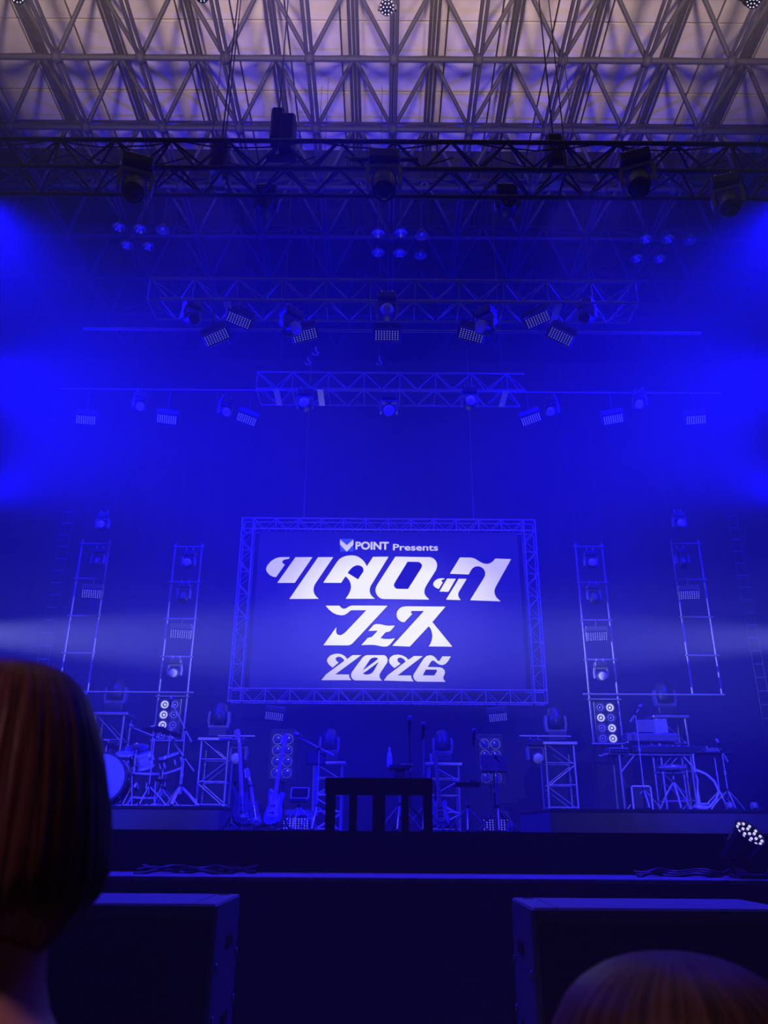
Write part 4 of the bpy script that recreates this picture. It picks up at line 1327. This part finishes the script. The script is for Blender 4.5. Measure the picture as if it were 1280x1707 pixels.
def slab(name, label, px0, px1, pt, pb, Y, dep, m, cat='keyboard', keys=True, cheek=False, rx=0):
    a, b = at(px0, pt, Y), at(px1, pb, Y)
    wd, hh = b.x - a.x, abs(a.z - b.z)
    z = (a.z + b.z) / 2
    t = thing(name, label, cat, Vector(((a.x + b.x) / 2, Y + dep / 2, z - hh / 2)), (R(rx), 0, 0))
    obj('case', G().bbox((0, 0, hh / 2), (wd, dep, hh), 0.012), m, t)
    if keys:
        g = G()
        n = 36
        kw = (wd - 0.1) / n
        for k in range(n):
            g.box((-wd / 2 + 0.05 + (k + .5) * kw, dep / 2 - 0.08, hh + 0.006), (kw * .9, 0.13, 0.012))
        o_ = obj('keys', g, M_keys, t)
        g = G()
        for k in range(8):
            g.lathe([(0.012, hh), (0.010, hh + 0.018)], 8, Matrix.Translation((-wd / 3 + k * wd / 12, -dep / 4, 0)))
        obj('knobs', g, M_chrome, t)
    if cheek:
        obj('end_cheek', G().bbox((wd / 2 + 0.015, 0, hh / 2), (0.03, dep * .98, hh * 1.1), 0.006), M_red, t)
    return t, z - hh / 2, wd, hh


tl, zl, wl, hl = slab('stage_piano', 'long black stage piano with a reddish right end cheek', 1052, 1178, 1243, 1256, YK, 0.34, M_black, cheek=True)
tu, zu, wu, hu = slab('synthesizer', 'upper keyboard under the laptop, lit blue', 1044, 1132, 1222, 1236, YK + 0.05, 0.32, M_kbd)
ts, zs, ws, hs_ = slab('rack_module', 'short black rack module with a lit blue edge left of the piano', 1015, 1049, 1246, 1258, YK - 0.05, 0.30, M_kbd, 'sound module', keys=False)
obj('front_panel', G().box((0, -0.155, hs_ / 2), (ws * .9, 0.01, hs_ * .6)), M_glass, ts)
g = G()
for k in range(5):
    g.lathe([(0.010, 0), (0.008, 0.012)], 8, Matrix.Translation((-ws / 3 + k * ws / 6, -0.16, hs_ / 2)) @ Matrix.Rotation(R(90), 4, 'X'))
obj('knobs', g, M_chrome, ts)
# two tier stand
xk = tl.location.x
t = thing('keyboard_stand', 'two tier tubular keyboard stand under the piano and synthesizer', 'stand', Vector((xk, YK + .17, ZRS)))
zz = zl - ZRS
xa = at(1036, 1300, YK).x - xk
xb = at(1160, 1300, YK).x - xk
for x in (xa, xb):
    obj('leg', G().tube((x, -0.2, 0.0), (x, -0.18, zz - 0.02), 0.02), M_alu, t)
    obj('leg', G().tube((x, 0.2, 0.0), (x, 0.18, zz - 0.02), 0.02), M_alu, t)
    obj('side_rail', G().tube((x, -0.2, zz - 0.022), (x, 0.22, zz - 0.022), 0.02), M_alu, t)
    xx = (x * .78)
    obj('upper_arm', G().path([(x, 0.2, zz - 0.02), (xx, 0.19, zz + 0.10), (xx, 0.19, zu - ZRS - 0.02), (xx, -0.12, zu - ZRS - 0.016)], 0.016), M_alu, t)
obj('cross_rail', G().tube((xa - 0.25, 0.15, zz - 0.022), (xb, 0.15, zz - 0.022), 0.018), M_alu, t)
obj('cross_rail', G().tube((xa - 0.25, -0.12, zz - 0.022), (xb, -0.12, zz - 0.022), 0.018), M_alu, t)
obj('diagonal_strut', G().tube((xa, -0.2, zz - 0.3), (xa + 0.28, -0.12, zz - 0.02), 0.014), M_alu, t)
obj('diagonal_strut', G().tube((xa, -0.2, zz - 0.32), (xa + 0.22, 0.16, 0.10), 0.012), M_alu, t)
# laptop and monitor
p = at(1075, 1210, YK + .12)
zl2 = zu + hu + 0.001
t = thing('laptop', 'open laptop with its lid towards the audience, on the upper keyboard', 'laptop', Vector((p.x - 0.02, YK + 0.14, zl2 + 0.012)))
obj('base', G().bbox((0, 0.02, 0.010), (0.30, 0.21, 0.018), 0.005), M_grey, t)
obj('lid', G().bbox((0, -0.10, 0.115), (0.30, 0.012, 0.20), 0.005, Matrix.Rotation(R(8), 4, 'X')), M_grey, t)
p2 = at(1100, 1200, YK + .1)
t = thing('sheet_board', 'slanted board beside the laptop on the upper keyboard', 'board', Vector((p2.x, YK + 0.12, zl2 + 0.012)), (0, 0, R(-12)))
obj('panel', G().prism([(-0.09, 0.0), (0.12, 0.0), (0.11, 0.23), (-0.10, 0.23)], 0.014), M_kbd, t)
obj('foot', G().box((0.01, 0.06, 0.008), (0.18, 0.12, 0.016)), M_black, t)
# vocal mic of the keyboard player
boom_stand(None, ZRS, 'microphone stand in front of the keyboards', at(1059, 1190, 13.1), at(1065, 1181, 13.1), at(1050, 1204, 13.1), spread=0.3, mic_dir=(0.8, 0, 0.6))
# white edged amplifier
a, b = at(1052, 1309, 13.1), at(1093, 1352, 13.1)
wA, hA = b.x - a.x, a.z - ZRS
t = thing('keyboard_amplifier', 'black amplifier with white piping around its front, under the keyboards', 'amplifier', Vector(((a.x + b.x) / 2 - 0.01, 13.28, ZRS)))
obj('cabinet', G().bbox((0, 0, hA / 2), (wA - 0.02, 0.28, hA), 0.02), M_black, t)
obj('grille', G().box((0, -0.142, hA / 2), (wA - 0.06, 0.008, hA - 0.06)), M_fabric, t)
obj('piping', G().path([(-wA / 2 + 0.02, -0.148, 0.01), (-wA / 2 + 0.02, -0.148, hA - 0.03), (-wA / 2 + 0.04, -0.148, hA - 0.012), (wA / 2 - 0.04, -0.148, hA - 0.012), (wA / 2 - 0.02, -0.148, hA - 0.03), (wA / 2 - 0.02, -0.148, 0.01)], 0.013), M_white, t)
obj('handle', G().path([(-0.08, 0, hA), (-0.07, 0, hA + 0.03), (0.07, 0, hA + 0.03), (0.08, 0, hA)], 0.008), M_black, t)
# stool
p = at(1120, 1278, 13.0)
t = thing('keyboard_stool', 'round padded stool on a chrome tripod in front of the piano', 'stool', Vector((p.x, 13.0, ZRS)))
h = p.z - ZRS
tripod(t, h - 0.06, 0.27, M_chrome, 0.016, zj=0.42)
obj('seat', G().lathe([(0.10, h - 0.07), (0.21, h - 0.06), (0.225, h - 0.02), (0.21, h + 0.02), (0.06, h + 0.03)], 22), M_kbd, t, smooth=True)
obj('seat_rim', G().ring(0.222, 0.008, 22, 6, Matrix.Translation((0, 0, h - 0.02))), M_chrome, t)
# right hand gear tray
p = at(1190, 1256, 13.3)
b0 = Vector((p.x, 13.3, ZRS))
h = p.z - ZRS
t = thing('gear_stand', 'tripod stand with a wide dark tray right of the piano', 'stand', b0)
tripod(t, h, 0.30, M_chrome)
obj('tray', G().bbox((0, 0, h), (0.44, 0.32, 0.03), 0.008), M_black, t)
e = thing('mixer', 'small mixer lying on the tray right of the piano', 'mixer', b0 + Vector((-0.04, 0, h + 0.015)))
obj('case', G().box((0, 0, 0.03), (0.26, 0.22, 0.06), taper=.92), M_kbd, e)
g = G()
for k in range(6):
    g.lathe([(0.008, 0.06), (0.007, 0.075)], 8, Matrix.Translation(((k % 3 - 1) * 0.07, (k // 3 - .5) * 0.09, 0)))
obj('knobs', g, M_chrome, e)
boom_stand(None, ZRS, 'microphone stand leaning over the tray right of the piano', at(1203, 1252, 13.15), at(1197, 1240, 13.15), at(1213, 1270, 13.15), group='microphone stands')
# cable loom and things at the riser edge
q = [at(x, y, 13.2) for x, y in ((1160, 1284), (1176, 1290), (1190, 1302), (1198, 1318), (1194, 1332), (1184, 1344))]
o = obj('cable_loom', G().path([v - q[-1] for v in q] + [Vector((-0.06, 0, -0.03))], 0.022), M_bluecable, None, q[-1], smooth=True)
tag(o, 'thick pale cable loom curving down from the keyboards to the riser', 'cable')
p = at(1170, 1350, 13.05)
o = obj('cable_bundle', G().bbox((0, 0, 0.04), (0.20, 0.16, 0.08), 0.03).ring(0.09, 0.018, 18, 6, Matrix.Translation((0.02, 0, 0.09))), M_bluecable, None, Vector((p.x, 13.05, ZRS)))
tag(o, 'coiled pale cable bundle on the riser below the loom', 'cable')
q = [at(x, y, 13.3) for x, y in ((1140, 1262), (1154, 1278), (1163, 1300), (1162, 1325), (1165, 1346))]
o = obj('hanging_cable', G().path([v - q[0] for v in q], 0.012), M_bluecable, None, q[0], smooth=True)
tag(o, 'single pale cable hanging from the right end of the piano', 'cable')
for px, lab in ((1217, 'round pedal unit on the right riser, nearer the keyboards'), (1258, 'round pedal unit on the right riser, farther right')):
    p = at(px, 1350, 13.0)
    t = thing('pedal_unit', lab, 'pedal', Vector((p.x, 13.0, ZRS)), group='pedals on the riser')
    obj('body', G().lathe([(0.05, 0.0), (0.065, 0.02), (0.065, 0.08), (0.04, 0.12)], 16), M_grey, t, smooth=True)
    obj('treadle', G().box((0, -0.10, 0.02), (0.10, 0.16, 0.03), taper=.9), M_black, t)

# ------------------------------------------------------------------ front of the stage
p = at(1249, 1390, 6.42)
t = par_light(p, (-Vector((0.34, -0.66, 0.66))).to_track_quat('Z', 'Y').to_euler(), 'round LED par lamp on the stage ledge at the far right', 'par lamp on the ledge', r=0.115)
g = G()
ft = t
b0 = Vector((p.x, 6.5, ZL))
s = thing('lamp_bracket', 'black floor bracket holding the par lamp on the ledge', 'bracket', b0)
hb_ = p.z - ZL
for sx in (-1, 1):
    obj('arm', G().path([(sx * 0.155, 0.0, hb_ - 0.0), (sx * 0.155, 0.0, 0.08), (sx * 0.11, 0.0, 0.015)], 0.012), M_housing, s)
obj('foot', G().bbox((0, 0, 0.012), (0.26, 0.22, 0.024), 0.006), M_housing, s)
for px, Y, lab in ((330, 6.6, 'dark cables heaped on the left part of the ledge'), (1150, 6.6, 'dark cables heaped on the ledge beside the par lamp')):
    p = at(px, 1440, Y)
    g = G()
    for k in range(3):
        ph = random.uniform(0, 6)
        g.path([(-0.45 + 0.9 * i / 20, 0.09 * math.sin(ph + i * .55) + (k - 1.5) * 0.03, 0.014 + 0.014 * k + 0.012 * math.sin(i * 0.9 + ph)) for i in range(21)], 0.012)
    o = obj('cable_heap', g, M_cable, None, Vector((p.x, Y, ZL)), smooth=True)
    tag(o, lab, 'cable')


def subwoofer(x0, x1, y0, y1, z, label, hx):
    c = Vector(((x0 + x1) / 2, (y0 + y1) / 2, 0))
    wd, dp = x1 - x0, y1 - y0
    t = thing('subwoofer', label, 'speaker', c, group='subwoofers in front of the stage')
    obj('cabinet', G().bbox((0, 0, z / 2), (wd, dp, z - 0.0), 0.012), M_subtop, t)
    obj('front_grille', G().bbox((0, -dp / 2 - 0.01, z / 2 - 0.02), (wd - 0.06, 0.02, z - 0.10), 0.006), M_subgrille, t)
    side = 1 if hx > 0 else -1
    for zz_ in (0.80, 0.45):
        obj('handle', G().bbox((side * (wd / 2 + 0.004), 0.05, zz_ * z), (0.012, 0.18, 0.06), 0.004), M_subgrille, t)
    for yy in (-dp / 2 + 0.06, dp / 2 - 0.06):
        for zz_ in (0.16, 0.5, 0.72):
            obj('corner_fitting', G().bbox((side * (wd / 2 + 0.006), yy, zz_ * z), (0.014, 0.04, 0.04), 0.005), M_grey, t)
    obj('lid_groove', G().box((side * (wd / 2 - 0.14), 0, z + 0.0005), (0.008, dp * 0.98, 0.002)), M_black, t)
    obj('grip_slot', G().bbox((side * (wd / 2 - 0.09), dp / 2 - 0.08, z + 0.001), (0.07, 0.03, 0.006), 0.002), M_black, t)


a, b = at(363, 1507, 4.8), at(410, 1490, 5.5)
zs_ = a.z
subwoofer(a.x - 1.38, a.x, 4.8, 5.55, zs_, 'big black subwoofer in front of the stage, left beside the dark hair', 1)
a, b = at(888, 1513, 4.6), at(846, 1496, 5.3)
subwoofer(a.x - 0.01, a.x + 1.38, 4.6, 5.28, a.z, 'big black subwoofer in front of the stage, right above the second head', -1)

# ------------------------------------------------------------------ people in the front row
def person(name, label, x, y, top, head_r, hair_prof, hair_m, turn=0.0):
    """a standing person seen from behind; top = height of the crown"""
    k = top / 1.64
    t = thing(name, label, 'person', (x, y, 0.0), (0, 0, turn))
    hc = top - 0.125
    V = [(0, 0, 0.93 * k, .125, .09), (0, 0.0, 1.06 * k, .115, .085), (0, -0.01, 1.20 * k, .13, .09), (0, -0.01, 1.31 * k, .12, .08), (0, 0, 1.345 * k, .062, .06), (0, 0.01, hc - 0.07, .058, .058),
         (0, 0.015, hc - 0.02, .072, .085), (0, 0.01, hc + 0.035, .078, .09)]
    E = [(i, i + 1) for i in range(7)]
    for s in (-1, 1):
        b = len(V)
        V += [(s * 0.15, -0.01, 1.315 * k, .05, .05), (s * 0.19, 0.0, 1.27 * k, .045, .045), (s * 0.215, 0.02, 1.03 * k, .037, .037), (s * 0.21, 0.10, 0.83 * k, .027, .027), (s * 0.205, 0.13, 0.765 * k, .03, .018)]
        E += [(3, b), (b, b + 1), (b + 1, b + 2), (b + 2, b + 3), (b + 3, b + 4)]
        for q in range(4):
            f = len(V)
            ox = (q - 1.5) * 0.017
            ln = (0.06, 0.07, 0.066, 0.052)[q]
            V += [(s * 0.205 + ox, 0.145, 0.725 * k, .0095, .0095), (s * 0.205 + ox, 0.155, (0.725 * k) - ln * .6, .0085, .0085), (s * 0.205 + ox, 0.15, (0.725 * k) - ln, .007, .007)]
            E += [(b + 4, f), (f, f + 1), (f + 1, f + 2)]
        f = len(V)
        V += [(s * 0.18, 0.155, 0.755 * k, .0105, .0105), (s * 0.168, 0.175, 0.72 * k, .009, .009)]
        E += [(b + 4, f), (f, f + 1)]
        b = len(V)
        V += [(s * 0.085, 0, 0.86 * k, .085, .085), (s * 0.09, 0.01, 0.48 * k, .055, .055), (s * 0.095, -0.01, 0.30 * k, .052, .052), (s * 0.095, 0.0, 0.075, .036, .036), (s * 0.10, 0.10, 0.035, .038, .028), (s * 0.105, 0.17, 0.026, .03, .022)]
        E += [(0, b), (b, b + 1), (b + 1, b + 2), (b + 2, b + 3), (b + 3, b + 4), (b + 4, b + 5)]
    me = bpy.data.meshes.new('body')
    me.from_pydata([v[:3] for v in V], E, [])
    me.materials.append(M_skin)
    o = link('body', me, t)
    sk = o.modifiers.new('skin', 'SKIN')
    sk.use_smooth_shade = True
    sv = me.skin_vertices[0].data
    for q, v in enumerate(V):
        sv[q].radius = v[3:5]
        sv[q].use_root = (q == 0)
    ss = o.modifiers.new('sub', 'SUBSURF')
    ss.levels = ss.render_levels = 2
    # face
    fy = 0.105
    for s in (-1, 1):
        obj('eye', G().ball((s * 0.032, fy - 0.012, hc), 0.013, 10, 8), M_eye, t, smooth=True)
        obj('ear', G().ball((s * 0.080, 0.0, hc - 0.01), 0.03, 10, 8, (.35, .7, 1)), M_skin, t, smooth=True)
    obj('nose', G().lathe([(0.017, -0.028), (0.016, -0.015), (0.008, 0.02)], 8, Matrix.Translation((0, fy, hc - 0.02))), M_skin, t, smooth=True)
    obj('mouth', G().ball((0, fy - 0.012, hc - 0.065), 0.022, 10, 6, (1, .4, .35)), M_lip, t, smooth=True)
    # shirt and trousers over the body
    g = G()
    rings = []
    for z, rx, ry in ((0.90, .185, .135), (1.0, .165, .12), (1.1, .165, .12), (1.22, .185, .13), (1.265, .18, .125), (1.30, .13, .10), (1.325, .085, .082)):
        rings.append([(rx * math.cos(2 * math.pi * i / 24), ry * math.sin(2 * math.pi * i / 24), z * k) for i in range(24)])
    vs2 = [p_ for r_ in rings for p_ in r_]
    fs2 = [(j * 24 + i, j * 24 + (i + 1) % 24, j * 24 + 24 + (i + 1) % 24, j * 24 + 24 + i) for j in range(len(rings) - 1) for i in range(24)]
    g.add(vs2, fs2)
    for s in (-1, 1):
        g.path([(s * 0.13, -0.01, 1.31 * k), (s * 0.19, 0, 1.27 * k), (s * 0.217, 0.02, 1.03 * k), (s * 0.212, 0.09, 0.86 * k)], [.075, .066, .055, .045], 14)
    obj('shirt', g, M_cloth, t, smooth=True)
    g = G()
    g.lathe([(0.17, 0.78 * k), (0.185, 0.84 * k), (0.175, 0.93 * k)], 24, Matrix.Diagonal((1, .75, 1, 1)))
    for s in (-1, 1):
        g.path([(s * 0.085, 0, 0.86 * k), (s * 0.09, 0.01, 0.48 * k), (s * 0.095, -0.005, 0.30 * k), (s * 0.095, 0.0, 0.09)], [.105, .08, .072, .065], 14)
    obj('trousers', g, M_cloth, t, smooth=True)
    for s in (-1, 1):
        obj('shoe', G().ball((s * 0.10, 0.07, 0.045), 0.05, 12, 8, (0.95, 2.5, 0.9)), M_black, t, smooth=True)
    # hair: a bob whose outline follows hair_prof (height below crown, radius)
    n, mrows = 140, 46
    zz0, zz1 = hair_prof[0][0], hair_prof[-1][0]

    def prof(v):
        z = zz0 + (zz1 - zz0) * v
        for (a0, r0), (a1, r1) in zip(hair_prof, hair_prof[1:]):
            if a0 <= z <= a1 or (z - a1) < 1e-9 and a1 == zz1:
                u = (z - a0) / (a1 - a0)
                return z, r0 + (r1 - r0) * u
        return z, hair_prof[-1][1]

    rnd = [random.uniform(-1, 1) for _ in range(60)]
    clump = lambda th: sum(rnd[q] * math.sin((q + 3) * th + rnd[q + 20] * 6) for q in range(14)) / 5.0
    me = bpy.data.meshes.new('hair')
    vs3, fs3, uvs = [], [], []
    for j in range(mrows + 1):
        vj = j / mrows
        for i in range(n):
            th = 2 * math.pi * i / n
            front = max(0.0, math.sin(th))            # +y is the face
            fc = max(0.0, (front - 0.55) / 0.45)
            vmax = 1.0 - 0.66 * min(1, fc * 2.2)
            vv = (vj ** 1.35) * vmax
            z, r_ = prof(vv)
            c_ = clump(th)
            r_ = r_ * (1 + 0.022 * c_ * min(1, vv * 2)) + 0.0012 * math.sin(th * 43 + 5 * vv) * min(1, vv * 3)
            z += 0.012 * clump(th + 2) * vj ** 3
            vs3.append((r_ * math.cos(th) * head_r[0], r_ * math.sin(th) * head_r[1] + 0.0, top - z))
    for j in range(mrows):
        for i in range(n):
            i2 = (i + 1) % n
            fs3.append((j * n + i, j * n + n + i, j * n + n + i2, j * n + i2))
            uvs += [(i / n, j / mrows), (i / n, (j + 1) / mrows), ((i + 1) / n, (j + 1) / mrows), ((i + 1) / n, j / mrows)]
    fs3.append(tuple(range(n)))
    uvs += [(q / n, 0) for q in range(n)]
    me.from_pydata(vs3, [], fs3)
    uvl = me.uv_layers.new(name='strand')
    for q, uv in enumerate(uvs):
        uvl.data[q].uv = uv
    me.materials.append(hair_m)
    me.polygons.foreach_set('use_smooth', [True] * len(me.polygons))
    h_ = link('hair', me, t)
    so = h_.modifiers.new('thick', 'SOLIDIFY')
    so.thickness = 0.02
    so.offset = -1
    return t


YP = 0.67
ptop = at(-28, 1101, YP)
ptop.x = at(-30, 1385, YP).x
pr = [(0.0, 0.004)]
for py, r_ in ((1103, 0.018), (1108, 0.030), (1120, 0.045), (1140, 0.057), (1165, 0.066), (1210, 0.076), (1270, 0.085), (1340, 0.093), (1410, 0.098), (1460, 0.099), (1505, 0.094), (1540, 0.084), (1565, 0.073)):
    pr.append((ptop.z - at(60, py, YP).z, r_))
person('person', 'person with a dark brown chin length bob seen from behind, left foreground', ptop.x, YP, ptop.z, (1.0, 1.04), pr, hair_mat('brown_hair', (0.03, 0.012, 0.009), (0.14, 0.055, 0.04)), R(-12))
YP2 = 0.70
ptop = at(1125, 1588, YP2)
ptop.x = at(1128, 1650, YP2).x
pr2 = [(0.0, 0.004), (0.001, 0.022), (0.004, 0.036), (0.010, 0.052), (0.020, 0.068), (0.032, 0.080), (0.052, 0.091), (0.08, 0.098), (0.11, 0.102), (0.15, 0.105), (0.20, 0.106), (0.26, 0.104), (0.32, 0.10), (0.36, 0.09)]
person('person', 'person with light brown hair, only the crown showing at the lower right', ptop.x, YP2, ptop.z, (1.05, 1.1), pr2, hair_mat('light_brown_hair', (0.02, 0.010, 0.008), (0.09, 0.048, 0.038)), R(15))
